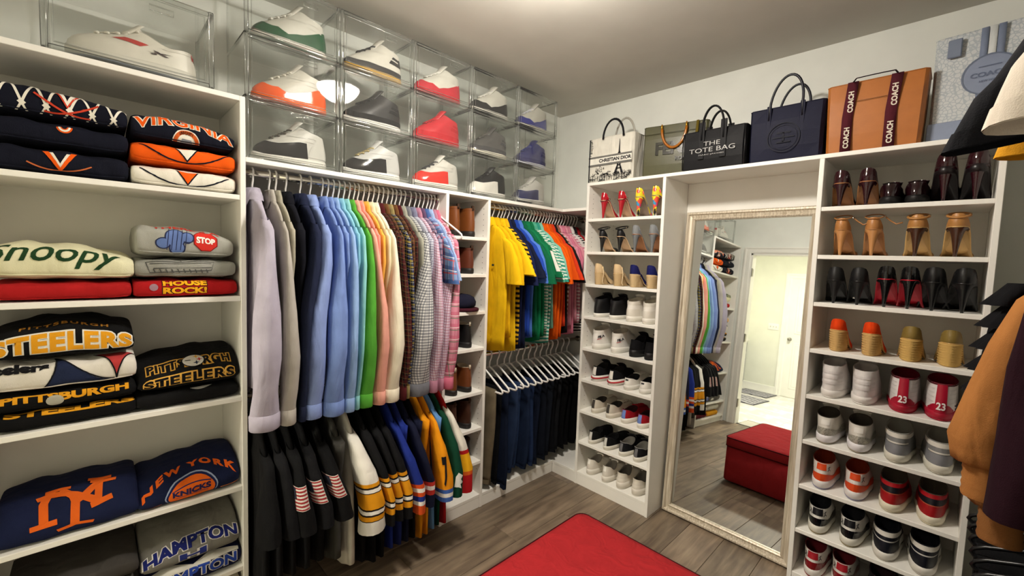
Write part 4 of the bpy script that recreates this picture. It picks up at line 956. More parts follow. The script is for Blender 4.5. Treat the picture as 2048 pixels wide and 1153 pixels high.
# fourth shelf
z0 = TS[3]; NB2 = '#151c3a'
NY = [stroke([(-.06, .05), (-.062, .1), (-.055, .12)], .018), stroke([(-.052, .125), (.0, .105), (.045, .075)], .018), stroke([(.045, .07), (.05, .15)], .016), stroke([(-.085, .045), (-.035, .048)], .014), stroke([(-.075, .118), (-.04, .13)], .014), stroke([(.025, .152), (.075, .148)], .014), stroke([(.03, .066), (.075, .076)], .014),
      stroke([(-.03, .13), (-.005, .1), (.0, .085)], .018), stroke([(.05, .135), (.02, .1), (.0, .085)], .018), stroke([(.0, .09), (-.002, .025)], .018), stroke([(-.035, .012), (.0, .022), (.035, .014)], .014), stroke([(-.06, .138), (-.01, .135)], .012), stroke([(.03, .14), (.085, .13)], .012)]
sw('navy sweatshirt with a large orange interlocking NY monogram', 0, yL-.004, z0, .34, .125, NB2, d=.3, slump=.06, dome=.005, prints=[('monogram', '#d9601c', [([(x*1.2+.01, y*1.2+.032) for x, y in V], F) for V, F in NY], .0016)])
seams = [stroke(bez((-.06, .075), (0, .1), (.06, .078)), .004), stroke(bez((-.05, .03), (0, .045), (.05, .03)), .003)]
sw('navy sweatshirt with orange NEW YORK lettering and a basketball', 0, yR, z0, .315, .115, NB2, slump=.05, tilt=.04, dome=.006, prints=[
    ('lettering', '#e0601a', [T('NEW YORK', .03, .0, .15, .05, width=.29, height=.032, arc=3.6, space=1.3)], .0014),
    ('ball', '#9aa7c4', [disc(.0, .05, .082, 28, .95)], .0014), ('ball', '#1c2450', [disc(.0, .048, .078, 28, .95)], .002), ('ball', '#e0651c', [disc(.0, .045, .072, 28, .95)], .0026), ('seam', '#2a2a58', seams, .0032),
    ('lettering', '#2b2550', [T('KNICKS', .03, .0, .04, .05, width=.118, height=.034)], .0034), ('stripe', '#d98a52', [rect(.09, .15, .012, .02), rect(-.15, -.09, .012, .02)], .0014)])
# fifth shelf
z0 = TS[4]; GH = '#6d6b66'
sw('dark grey hooded sweatshirt with a white patch under the navy monogram one', 0, yL, z0, .33, .12, '#55524d', dome=.01, slump=.02, prints=[('white_patch', '#d6d3ca', [disc(.06, .02, .04, 20, .6)], .0014)])
sw('charcoal sweatshirt lying on the dark grey hooded one', 0, yL, z0+.12, .32, .07, '#3f3c39', dome=.008)
sw('navy and white sweatshirt with blue letters under the grey lettered one', 0, yR, z0, .32, .095, '#14183a', prints=[('white_band', '#d6d3ca', [poly([(-.15, .08), (-.08, .11), (0, .075), (.06, .11), (.15, .085), (.15, .07), (-.15, .06)])], .0012), ('lettering', '#d6d3ca', [T('HAMPTON', .04, .0, .018, .10, width=.29, height=.05)], .0014), ('lettering', '#2b46a0', [T('HAMPTON', .04, .0, .021, .04, width=.285, height=.044)], .0022)])
sw('grey sweatshirt with navy HAMPTON lettering edged in white', 0, yR, z0+.094, .31, .115, '#75736c', slump=.05, tilt=.03, dome=.006, prints=[
    ('lettering', '#d9d6d0', [T('HAMPTON', .04, .0, .078, .10, width=.3, height=.05, arc=.9)], .0012), ('lettering', '#1c2466', [T('HAMPTON', .04, .0, .081, .045, width=.292, height=.044, arc=.9)], .002), ('lettering', '#d9d6d0', [T('H', .04, .0, .018, .10, width=.09, height=.05)], .0012), ('lettering', '#2a357c', [T('H', .04, .0, .021, .04, width=.084, height=.044)], .002)])
# base (seen in the mirror only)
z0 = .079
for k, (lb, c, yy) in enumerate([('yellow sweatshirt at the bottom of the tower', '#c98d1d', yL), ('white and grey speckled sweatshirt at the bottom of the tower', '#b9b4a8', yL), ('maroon sweatshirt at the bottom of the tower', '#5c1420', yR), ('off white sweatshirt lying on the maroon one at the bottom of the tower', '#c9c2b2', yR)]):
    sw(lb, 0, yy, z0+.068*(k % 2), .31, .068, c)

# ================================================================== clear shoe boxes
BL, BD_, BH = .3695, .30, .2365
def shoe_box(name, label, loc, group):
    t = thing(name, label, 'shoe box', loc, 0, group)
    a = .0025; L2 = BL/2-.001
    # local: X depth (front at 0, back at -BD_), Y length
    def pl(nm, *b): part(nm, box(*b), ACRYL, t, False)
    pl('back_wall', -BD_, -BD_+a, -L2, L2, .006, BH-.001); pl('side_wall', -BD_+a, -.008, -L2, -L2+a, .006, BH-.001); pl('side_wall', -BD_+a, -.008, L2-a, L2, .006, BH-.001)
    pl('top_wall', -BD_+a, -.008, -L2+a, L2-a, BH-a-.001, BH-.001); pl('floor_wall', -BD_+a, -.008, -L2+a, L2-a, .006, .006+a)
    rim = []
    for y in (-L2+.007, L2-.007): rim.append(rbox(-.014, -.001, y-.007, y+.007, 0.001, BH-.001, .004, 2))
    for z in (.008, BH-.009): rim.append(rbox(-.014, -.001, -L2+.012, L2-.012, z-.007, z+.007, .004, 2))
    for r_ in rim: part('front_rim', r_, ACRYL_EDGE, t, True)
    for y in (-L2+.004, L2-.004):
        part('rear_post', rbox(-BD_, -BD_+.008, y-.004, y+.004, .001, BH-.001, .003, 1), ACRYL_EDGE, t, True)
        part('top_rail', rbox(-BD_, -.014, y-.004, y+.004, BH-.008, BH-.001, .003, 1), ACRYL_EDGE, t, True)
        part('bottom_rail', rbox(-BD_, -.014, y-.004, y+.004, .001, .009, .003, 1), ACRYL_EDGE, t, True)
    d_ = part('door', box(-.006, -.0035, -L2+.02, L2-.02, .02, BH-.02), ACRYL, t, False)
    part('door_lip', tube([(-.004, -L2+.024, .022), (-.004, L2-.024, .022), (-.004, L2-.024, BH-.022), (-.004, -L2+.024, BH-.022)], .0022, 6, True), ACRYL_EDGE, d_)
    part('finger_pull', tube([(-.001, .03, BH-.04), (-.001, .085, BH-.04), (-.001, .085, BH-.055), (-.001, .03, BH-.055)], .002, 6, True), ACRYL_EDGE, d_)
    return t
BCOL = [-2.2955+.3705*i+BL/2 for i in range(5)]
protoB = None
def putbox(y, z, label, x=.352):
    global protoB
    if protoB is None: protoB = shoe_box('clear_shoe_box', label, (x, y, z), 'clear acrylic shoe boxes'); return protoB
    return dup(protoB, (x, y, z), 0, label)
# side-on basketball shoes, toes towards the tower: (upper, mid, mudguard, lining, lace, style)
def wave12(s): return lerp(.72, .26, sm(.02, .5, s))-.1*sm(.5, .62, s)+.16*sm(.6, .8, s)+.05*sm(.85, 1, s)
def low12(s): return .42+.12*sin(s*5.2)*sm(.2, .5, s)
def guard(name, label, loc, up_, mid, gc, lin_, lc, style, tongue=None, extra=None, shiny=True, gmat=None):
    gm = gmat or (patent if shiny else leather)
    if style == 'wave': P = [('mudguard', gc, 0, 1, 0, wave12, gm)]
    elif style == 'low': P = [('mudguard', gc, .3, 1, 0, lambda s: .05+.5*sm(.3, .42, s)-.12*sm(.6, .8, s), gm), ('heel_quilt', up_, 0, .3, .1, .9)]
    else: P = [('mudguard', gc, 0, 1, 0, .22, gm), ('ankle_panel', gc, 0, .35, .45, .8, gm)]
    P += [('side_rib', up_, .12, .5, a, a+.05) for a in (.6, .76)]
    P += [('eyestay', up_, .55, .9, .72, .98)]
    return sneaker('basketball_shoe', label, loc, pi, up_, mid, gc if style == 'wave' else None, lining=lin_, L=.29, W=.105, zh=.135, zs=.142, zf=.165, sh=.026, panels=P, lace=lc, tongue=tongue or up_, toe_h=.04, yc1=.44, wc=.038, extra=extra, group='shoes shown in the clear boxes')
BOXS = {
 (0, 0): ('white high-top with glossy green lower half', '#c2c0b6', '#bfbcb2', '#0d4a2a', '#c8c6bc', '#d2d0c8', 'wave'),
 (1, 0): ('black white and gold high-top', '#bfbcb2', '#b08a3a', '#18181a', '#222226', '#18181a', 'band'),
 (2, 0): ('white high-top with crimson lower half', '#c2c0b6', '#b01a26', '#b0182a', '#c8c6bc', '#d2d0c8', 'wave'),
 (3, 0): ('white high-top with black lower half', '#c2c0b6', '#c4c1b8', '#17171a', '#3a3a3c', '#d2d0c8', 'wave'),
 (4, 0): ('white high-top with blue lower half', '#c2c0b6', '#c4c1b8', '#2a2f80', '#6a6c80', '#c8c8d0', 'wave'),
 (0, 1): ('white high-top with bright orange lower half', '#bcb9ae', '#e0632a', '#e0561a', '#b8b4a8', '#d8d4c8', 'wave'),
 (1, 1): ('all black high-top', '#1b1a1b', '#cfccc6', '#141415', '#101011', '#1c1c1d', 'band'),
 (2, 1): ('all red high-top', '#b01522', '#b01522', '#a8121e', '#8a0f1a', '#b01522', 'band'),
 (3, 1): ('dark grey high-top with black heel', '#4a4846', '#c9c4b4', '#38373a', '#1c1c1d', '#55524e', 'band'),
 (4, 1): ('royal blue suede high-top', '#1c2060', '#c9c9d4', '#191c55', '#14163c', '#23286e', 'band'),
 (0, 2): ('white high-top with black forefoot and gold badge', '#bebdb6', '#d4d2ca', '#17171a', '#232326', '#55524a', 'low'),
 (1, 2): ('white high-top with black forefoot and gold lace tips', '#bcbcb9', '#d9d8d4', '#141416', '#1c1c1e', '#b8a878', 'low'),
 (2, 2): ('white high-top with scarlet forefoot', '#c0beb6', '#d9d6ce', '#cc2a20', '#2a2a2c', '#3a3a3c', 'low'),
 (3, 2): ('glossy black high-top with white forefoot', '#151516', '#cfccc4', '#d9d6ce', '#101011', '#1a1a1b', 'low'),
 (4, 2): ('white high-top with navy forefoot', '#bcbab4', '#d0cec8', '#232a58', '#8a8a90', '#b8b6b0', 'low'),
}
for (c, r), (lb, u_, m_, g_, li_, la_, sty) in BOXS.items():
    z = ZTA+.0006+(2-r)*(BH+.0006)
    putbox(BCOL[c], z, 'clear acrylic shoe box holding the ' + lb)
    kw = {}
    if (c, r) in ((1, 1), (2, 1), (4, 1)): kw['gmat'] = cloth
    guard('basketball_shoe', lb + ' in a clear box', (.28, BCOL[c]+.145, z+.0092), u_, m_, g_, li_, la_, sty, **kw)
rbx = putbox(-2.61, ZTT+.0006, 'clear acrylic shoe box on top of the sweatshirt tower', .358); rbx.scale = (1.08, 1.18, 1.15)
def vector_logo(up, t):
    g = [poly([(-.5, -.05), (.1, .12), (.55, .1), (.15, .03)]), poly([(-.45, .22), (-.2, .2), (.5, -.22), (.35, -.22)]), poly([(-.3, -.1), (-.1, -.05), (.0, -.18), (-.18, -.2)])]
    u0 = acos(1-2*.4)
    for sg in (1, -1):
        decal('emblem', [([(x*.06, y*.06) for x, y in V], F) for V, F in g], lambda a, b: up.S(sg*(u0-a*9), .5+b*8, .003), plain('#2c1820', .5), t, .008)
    decal('print', [T('R', .01, 0, 0, .05, width=.03, height=.01)], lambda a, b: up.S(a*11, .75+b*8, .003), plain('#b3202c', .5), t, .006)
for k, (xx, lb) in enumerate(((.285, 'white sneaker with red trim and dark side emblem in the box by the front'), (.145, 'white sneaker with red trim in the box against the wall'))):
    a = sneaker('sneaker', lb, (xx, -2.61+.17, ZTT+.0116), pi, '#dcd8cc', '#d6d3c8', '#8a93a4', lining='#c9c4b8', L=.335, W=.112, zh=.11, zs=.1, zf=.135, sh=.034, panels=[('toe_trim', '#b83a34', .62, .86, .55, .72), ('heel_trim', '#b3262e', 0, .03, .62, .95), ('collar_pad', '#d2cec2', 0, .5, .8, 1.0)], lace='#e0dcd0', tongue='#dcd8cc', extra=vector_logo, group='white and red sneakers on the tower')

# ================================================================== hanging clothes
def hanger_pts(wd=.205, drop=.1, neck=-.085):
    hook = [(.012, 0, -.02)]+[(.0+.0175*cos(a), 0, .003+.0175*sin(a)) for a in [radians(-50+26*i) for i in range(9)]]
    return hook, neck
def hanger_mesh(wd=.205, r=.0042, mat=HANGER, bar=True, drop=.095):
    hook = [(-.019, 0, -.016)]+[(.0205*cos(a), 0, -.0005+.0205*sin(a)) for a in [radians(200-25*i) for i in range(9)]]
    stem = hook+[(.012, 0, -.03), (0, 0, -.05), (0, 0, -.088)]
    n = 8
    tri = [(0, 0, -.085), (.03, 0, -.096), (wd-.03, 0, -.085-drop), (wd-.006, 0, -.1-drop), (wd, 0, -.112-drop), (wd-.008, 0, -.122-drop), (wd-.02, 0, -.124-drop)]
    loop = tri + [(-x, y, z) for x, y, z in tri[::-1][:-1]]
    G = [tube(stem, r*.9, 6), tube(loop, r, 6, True, 1.25)]
    return mesh('hanger', *join(*G), mat)
def hl(pre, lb):
    w_ = (pre + ' ' + lb).split(); return ' '.join(w_[:16])
HM = hanger_mesh(.128, .004, HANGER, True, .05); HMG = hanger_mesh(.128, .004, plain('#9b978e', .35), True, .05); HMW = hanger_mesh(.215); HMD = hanger_mesh(.2, .0045, HANGER_DARK)
def hang(loc, label, rz=0, me=None, group=None, tilt=0):
    o = put('clothes_hanger', me or HM, None, loc, rz); return tag(o, label, 'hanger', group)
class Garment:
    def __init__(q, loc, seed, L, thick, sleeve, wide=1.0, rz=0, sl=None):
        q.r = random.Random(seed); q.opt = sl; q.L, q.th, q.sl, q.wd = L, thick, sleeve, wide; q.ph = [.7+q.r.uniform(-.25, .25), 2.1+q.r.uniform(-.3, .3), q.r.uniform(0, 6.3), q.r.uniform(0, 6.3), q.r.uniform(0, 6.3), 0]
    def body(q, nz=14):
        w_ = q.wd*(.9 if q.opt else 1); L = q.L; th = q.th; rings = []
        lv = [(-.092, .046, .030), (-.1, .06, .034), (-.112, .085, .024), (-.135, .13, .018), (-.16, .165, .016), (-.185, .19, .018), (-.215, .2, .022), (-.26, .2, th*.85)]
        for i in range(1, 9): f = i/8; lv.append((lerp(-.26, -L, f), lerp(.2, .212, f), th*lerp(.9, 1.15, f)))
        for k, (z, a, b) in enumerate(lv):
            if z > -.25: b = min(b, max(.009, th*1.15))
            dp = sm(-.2, -.5, z) if z < -.2 else 0
            r = []
            for i in range(28):
                t = 2*pi*i/28
                x = a*w_*pw(cos(t), .75); y = b*pw(sin(t), .7)
                y += dp*th*.34*sin(3*t+q.ph[0]+z*4)*abs(sin(t))+dp*th*.22*sin(7*cos(t)*1.6+q.ph[1]-z*3)
                x += dp*.006*sin(q.ph[2]+z*9)
                zz = z+(.012*cos(2*t)*sm(.75, 1, -z/L) if k == len(lv)-1 else 0)
                r.append((x, y, zz))
            rings.append(r)
        return loft(rings, False, True)
    def sleeve_path(q, sg):
        s = q.sl; o = 1 if sg > 0 else .8
        j = q.r.uniform(-.012, .012); jy = q.r.uniform(-.008, .008)
        if s == 'long':
            c = [(.165, 0, -.19), (.19, 0, -.23), (.215+j*.5, jy*.5, -.36), (.228+j, jy, -.55), (.23+j, jy*1.4, -.72), (.215+j, jy*1.6, -.85), (.205+j, jy*1.6, -.935)]
            rx = [.03, .042, .047, .05, .05, .046, .038]; ry = [.018, .03, .034, .036, .038, .036, .032]
        elif s == 'short':
            jz = q.r.uniform(-.04, .03); c = [(.15, 0, -.185), (.185, 0, -.215), (.222+j, jy, -.3), (.245+j, jy, -.39+jz*.7), (.255+j, jy, -.43+jz)]
            rx = [.03, .044, .056, .062, .063]; ry = [.016, .026, .03, .033, .034]
        elif s == 'jersey':
            c = [(.155, 0, -.185), (.195, 0, -.22), (.222+j, jy, -.35), (.232+j, jy, -.5), (.236+j, jy*1.5, -.62)]
            rx = [.03, .048, .056, .06, .062]; ry = [.018, .03, .034, .037, .038]
        elif s == 'three':
            c = [(.165, 0, -.19), (.195, 0, -.24), (.22+j, 0, -.4), (.235+j, 0, -.58), (.245+j, 0, -.77)]
            rx = [.03, .045, .052, .056, .058]; ry = [.018, .03, .036, .04, .042]
        elif s == 'tee': c = rx = ry = None
        else: return None
        if s == 'tee':
            c = [(.16, 0, -.185), (.2, 0, -.22), (.225+j, jy, -.31), (.24+j, jy, -.42), (.248+j, jy*1.5, -.5)]
            rx = [.03, .046, .052, .054, .055]; ry = [.018, .03, .034, .037, .038]
        ky = q.th/.03
        if q.opt and sg > 0:
            dy, h, xs = q.opt; zt = c[-1][2]; out = []; rr = []
            for (x, y, z), b in zip(c, ry):
                f = sm(-.2, min(-.5, zt*.75), z) if z < -.2 else 0
                out.append((x*lerp(1, xs, f), y*.3+dy*f, z)); rr.append(lerp(min(b*ky, .024), h, f))
            return [(x*q.wd, y, z) for x, y, z in out], [v*lerp(1, min(xs, 1.0), .5) for v in rx], rr
        return [(x*o*q.wd*sg, y, z) for x, y, z in c], [v*(o if sg > 0 else .75) for v in rx], [v*ky for v in ry]
    def sleeve(q, sg, cut=None):
        P = q.sleeve_path(sg)
        if P is None: return None
        c, rx, ry = P
        n = 18; rings = []; K = (len(c)-1)*3
        for k in range(K+1):
            f = k/3; i = min(int(f), len(c)-2); t = f-i
            p = Vector(c[i]).lerp(Vector(c[i+1]), t); a = lerp(rx[i], rx[i+1], t); b = lerp(ry[i], ry[i+1], t)
            tx = (c[i+1][0]-c[i][0])*.35*abs(sg)
            rings.append([(p.x+a*cos(u)*(1+.06*sin(3*u+q.ph[3]+k*.5)), p.y+b*pw(sin(u), .8)*(1+.12*sin(2*u+q.ph[4]+k*.7)), p.z-tx*cos(u)*(1 if abs(c[i+1][0]-c[i][0]) > .02 else 0)) for u in [2*pi*j/n for j in range(n)]])
        q.rings = rings
        return loft(rings)
    def on_sleeve(q, u, k, off=.0018):
        i = max(0, min(len(q.rings)-2, int(k))); t = k-i; n = len(q.rings[0])
        f = (u/(2*pi) % 1)*n; j = int(f) % n; g = f-int(f)
        a = Vector(q.rings[i][j]).lerp(Vector(q.rings[i][(j+1) % n]), g); b = Vector(q.rings[i+1][j]).lerp(Vector(q.rings[i+1][(j+1) % n]), g)
        p = a.lerp(b, t); ctr = sum((Vector(v) for v in q.rings[i]), Vector())/n
        d = p-ctr; d.z = 0
        return p+d.normalized()*off if d.length > 1e-6 else p
def collar_geo(kind, th):
    ky = min(1, th*1.05/.05)*1.0
    return [(lambda V, F: ([(x, y*ky/.68 if kind == 'shirt' else y*max(.5, min(1, th/.026)), z) for x, y, z in V], F))(*collar_raw(kind, th))][0]
def collar_raw(kind, th):
    if kind == 'shirt':
        rings = []
        for z, k in ((-.098, 1.0), (-.07, .98), (-.064, 1.12), (-.095, 1.5), (-.115, 1.62)):
            rings.append([((.052 if sin(t) <= 0 else .05)*k*cos(t), .034*k*sin(t)-(0.006 if k > 1.2 and sin(t) < -.5 else 0), z-(.028 if (k > 1.2 and sin(t) < -.6) else 0)) for t in [2*pi*i/20 for i in range(20)]])
        return loft(rings)[:2]
    return tube([(.056*cos(t), .034*sin(t), -.098-(.016 if sin(t) < -.5 else 0)) for t in [2*pi*i/20 for i in range(20)]], .006, 6, True)
def garment(name, label, cat, loc, seed, mat, L=.9, thick=.026, sleeve='long', collar='shirt', wide=1.0, rz=0, group=None, sleeve_mat=None, cuff=True, collar_mat=None, back_sleeve=True, extra=None, body_mat=None, sl=None):
    t = thing(name, label, cat, loc, rz, group)
    g = Garment(loc, seed, L, thick, sleeve, wide, 0, sl)
    b = g.body(); part('body', b, body_mat or mat, t)
    for sg in ((-1, 1) if back_sleeve else (1,)):
        s = g.sleeve(sg)
        if s is None: continue
        so = part('sleeve', s, sleeve_mat or mat, t)
        if cuff:
            if sleeve == 'long':
                rr = g.rings[-1]; c = Vector((sum(p[0] for p in rr), sum(p[1] for p in rr), sum(p[2] for p in rr)))/len(rr)
                def sc(k, dz): return [(c.x+(p[0]-c.x)*k, c.y+(p[1]-c.y)*k, p[2]+dz) for p in rr]
                part('cuff', loft([sc(.98, .004), sc(1.06, .0), sc(1.05, -.055), sc(.95, -.06)])[:2], sleeve_mat or mat, so)
            else:
                part('sleeve_band', loft([[(p[0], p[1], p[2]) for p in [g.on_sleeve(2*pi*i/18, kk, .0022) for i in range(18)]] for kk in (len(g.rings)-2.1, len(g.rings)-1.05)])[:2], collar_mat or sleeve_mat or mat, so)
    if collar: part('collar', collar_geo(collar, thick), collar_mat or mat, t)
    if collar == 'shirt':
        part('placket', strap([(0, -.034, -.13), (0, -thick*.95, -.3), (0, -thick*1.15, -L*.6), (0, -thick*1.25, -L)], .03, .003, (1, 0, 0)), mat, t)
    if extra: extra(g, t)
    return t
# ---- upper rod: long-sleeved shirts, from the tower to the boot column
check = stripes_mat
DK1 = check('dark_red_check', '#151318', [(0, .022, .4, 0, '#4a1518', .7), (1, .026, .4, .1, '#4a1518', .6), (0, .022, .07, .6, '#8a744c', .6), (1, .026, .07, .6, '#8a744c', .6)])
DK2 = check('brown_plaid', '#17161a', [(0, .026, .35, 0, '#5a3820', .7), (1, .03, .35, .1, '#6a4626', .6), (0, .026, .08, .6, '#9a8c6c', .6), (1, .03, .08, .6, '#8a3a22', .6)])
DK3 = check('navy_yellow_plaid', '#151a2c', [(0, .026, .3, 0, '#2b3a6a', .7), (1, .03, .3, .1, '#b09a34', .5), (0, .026, .08, .5, '#c4b454', .8), (1, .03, .08, .6, '#c4c0ae', .7)])
GING = check('navy_gingham', '#d4d4d0', [(0, .014, .5, 0, '#3a4058', .55), (1, .014, .5, 0, '#23283c', .6)])
GING2 = check('blue_gingham', '#c9cbd4', [(0, .012, .4, 0, '#4a4a6a', .6), (1, .012, .4, 0, '#4a4a6a', .6)])
PUR = check('purple_check', '#cdbcc8', [(0, .014, .35, 0, '#8a5a86', .6), (1, .014, .35, 0, '#a05a6a', .6)])
REDC = check('red_blue_check', '#8a8aa0', [(0, .03, .3, 0, '#8a2a34', .7), (1, .03, .3, 0, '#2a3458', .7)])
MAD = check('blue_madras', '#7f9cc4', [(0, .07, .35, 0, '#2c4a86', .6), (1, .07, .3, .1, '#2c4a86', .6), (0, .07, .08, .6, '#c24a3a', .8), (1, .07, .1, .6, '#c24a3a', .8), (1, .07, .06, .8, '#dfe4ea', .9)])
PINKP = check('pink_madras', '#cf8a9c', [(0, .06, .4, 0, '#b0506e', .6), (1, .06, .35, .1, '#c4607a', .6), (0, .06, .08, .6, '#4a7a5a', .8), (1, .06, .08, .6, '#4a7a5a', .8), (1, .06, .06, .8, '#e8d8d8', .9)])
C = cloth
UP = [('lavender grey dress shirt hanging next to the sweatshirt tower', C('#a7a1b0')), ('warm light grey dress shirt', C('#a8a39b')), ('sage taupe dress shirt', C('#9c9888')), ('plain black dress shirt beside the navy one', C('#0f1018')), ('dark navy blue dress shirt', C('#1b2138')),
 ('periwinkle blue dress shirt nearest the navy one', C('#7f92c4')), ('medium blue dress shirt among the blues', C('#6f86bd')), ('slate blue dress shirt among the blues', C('#7189bd')), ('light blue dress shirt next to the aqua one', C('#86a4d0')), ('aqua blue dress shirt beside the pale teal one', C('#7db4c8')), ('pale teal dress shirt', C('#82bcbc')), ('bright green dress shirt', C('#4f9a35')),
 ('salmon pink dress shirt next to the green one', C('#d99a8a')), ('coral pink dress shirt', C('#d98a7c')), ('golden yellow dress shirt', C('#d9a246')), ('ivory dress shirt next to the golden one', C('#d9cdaa')), ('cream white dress shirt', C('#dfd8c2')),
 ('dark red checked flannel shirt', DK1), ('brown plaid flannel shirt', DK2), ('navy and yellow plaid shirt', DK3), ('black and brown plaid shirt', DK2), ('dark checked shirt next to the sage one', DK1), ('sage grey plain shirt among the plaids', C('#8f8f82')),
 ('black and white gingham shirt', GING), ('navy small gingham shirt', GING2), ('purple and pink checked shirt', PUR), ('red and blue checked shirt', REDC), ('blue madras plaid short-sleeved shirt', MAD), ('pale blue short-sleeved shirt', C('#8ea4c8')), ('lilac checked shirt beside the pink madras one', PUR), ('pink madras plaid shirt next to the boot column', PINKP)]
UY = [-2.256, -2.195, -2.17, -2.131, -2.073, -2.031, -1.98, -1.955, -1.93, -1.905, -1.88, -1.855, -1.832, -1.812, -1.785, -1.76, -1.735, -1.71, -1.685, -1.66, -1.635, -1.613, -1.588, -1.563, -1.53, -1.5, -1.475, -1.45, -1.424, -1.404, -1.383]
SLV = {0: (-2.27, .052), 1: (-2.186, .034), 4: (-2.135, .016), 5: (-2.09, .042), 6: (-2.012, .042), 8: (-1.948, .026), 10: (-1.912, .014), 11: (-1.868, .036), 12: (-1.806, .03), 16: (-1.74, .04), 17: (-1.69, .016), 19: (-1.668, .014), 23: (-1.6, .056), 25: (-1.514, .024), 29: (-1.472, .02), 30: (-1.425, .032)}
for i, ((lb, m), y) in enumerate(zip(UP, UY)):
    sp = min(y-UY[i-1] if i else .05, UY[i+1]-y if i+1 < len(UY) else .03)
    th = max(.0105, min(.026, sp*.44)); short = i in (27, 28)
    nm = 'short_sleeved_shirt' if short else 'dress_shirt'
    garment(nm, lb if 'shirt' in lb else lb, 'shirt', (RXX, y, RZ), 100+i, m, L=.875+rnd.uniform(-.03, .015), thick=th, sleeve='short' if short else 'long', group='shirts on the upper rod', wide=1.0+rnd.uniform(-.03, .03), sl=None if short else ((SLV[i][0]-y, SLV[i][1]*.88, 1.1+rnd.uniform(-.02, .03)) if i in SLV else (0, .007, .6)))
    hang((RXX, y, RZ), hl('white hanger of the', lb), 0, None, 'white hangers on the upper rod')
hang((RXX, -1.3545, RZ), 'empty white plastic hanger sticking out beside the tan work boots', .06, HMW, 'white hangers on the upper rod')
# ---- upper rod: polo shirts in the corner section
def st(name, a, b, p=.024): return check(name, a, [(1, p, .5, 0, b, 1)])
PO = [('bright yellow polo shirt next to the boot column', C('#d9ad0e'), 'yellow'), ('golden yellow polo shirt, second on its rod', C('#d4a50c'), 0), ('yellow polo shirt touching the striped one', C('#d9b012'), 0), ('black and yellow striped polo shirt', st('bee', '#141418', '#d4a818', .03), 0), ('navy blue polo shirt next to the striped yellow one', C('#141c40'), 0), ('very dark navy polo shirt', C('#10162e'), 0),
 ('royal blue cotton polo shirt', C('#1f3f9a'), 0), ('cornflower blue polo shirt', C('#4a72c4'), 0), ('deep green polo shirt', C('#0c5a3a'), 0), ('kelly green polo shirt', C('#0f6e45'), 0), ('green polo shirt with a white sleeve patch', C('#0e6640'), 'patch'), ('mint and white striped polo shirt', st('mint', '#d4d9cc', '#4a9a80', .02), 0), ('teal striped polo shirt', st('teal', '#c8d4c8', '#2f8a78', .026), 0), ('aqua green polo shirt', C('#7ab8a4'), 0),
 ('orange polo shirt next to the aqua one', C('#d9560c'), 0), ('bright orange polo shirt', C('#e05a0a'), 0), ('dark orange polo shirt', C('#c94a0a'), 0), ('red orange polo shirt', C('#c9381a'), 0), ('black polo shirt between orange and pink', C('#18161a'), 0), ('brown striped polo shirt', st('brown', '#d0b8a8', '#8a5a4a', .03), 0), ('pale pink polo shirt', C('#d08a9c'), 0), ('rose pink polo shirt', C('#c9748c'), 0), ('dusty pink polo shirt', C('#cf8a98'), 0), ('pink and white striped polo shirt', st('pinks', '#dcd0d0', '#c07a8a', .024), 0), ('plain white cotton polo shirt', C('#d4d0cc'), 0), ('black and white striped polo shirt', st('bw', '#d8d5d0', '#1a1a1c', .02), 0), ('deep red cotton polo shirt', C('#9c1a20'), 0), ('grey polo shirt in the corner', C('#77746e'), 0)]
PY = [-.985, -.945, -.9, -.872, -.848, -.815, -.782, -.748, -.712, -.678, -.645, -.612, -.582, -.552, -.518, -.486, -.456, -.428, -.402, -.374, -.344, -.314, -.282, -.25, -.215, -.18, -.145, -.11]
for i, ((lb, m, ex), y) in enumerate(zip(PO, PY)):
    sp = min(y-PY[i-1] if i else .04, PY[i+1]-y if i+1 < len(PY) else .035); th = max(.0115, min(.024, sp*.45))
    def ext(g, t, ex=ex):
        if ex == 'yellow': part('chest_emblem', join(rbox(.085, .105, -.03, -.026, -.36, -.348, .002, 1)), plain('#1c2b22', .6), t)
        if ex == 'patch': part('sleeve_patch', ([g.on_sleeve(u, k, .003) for k in (4, 6.5, 9) for u in (-.9, -.5, -.1)], [(0, 1, 4, 3), (1, 2, 5, 4), (3, 4, 7, 6), (4, 5, 8, 7)]), C('#d9d6cc'), t)
    g = garment('polo_shirt', lb, 'polo shirt', (RXX, y, RZ), 300+i, m, L=.84-.05*sm(-.9, -.2, y)+rnd.uniform(-.05, .05), thick=th, sleeve='short', sl=(rnd.uniform(-.022, .0), sp*rnd.uniform(.45, .8), rnd.uniform(.98, 1.14) if y < -.4 else .72), wide=1.0 if y < -.4 else .94, group='polo shirts on the corner rod', extra=ext, collar='shirt')
    hang((RXX, y, RZ), hl('white hanger of the', lb), 0, None, 'white hangers on the corner rod')
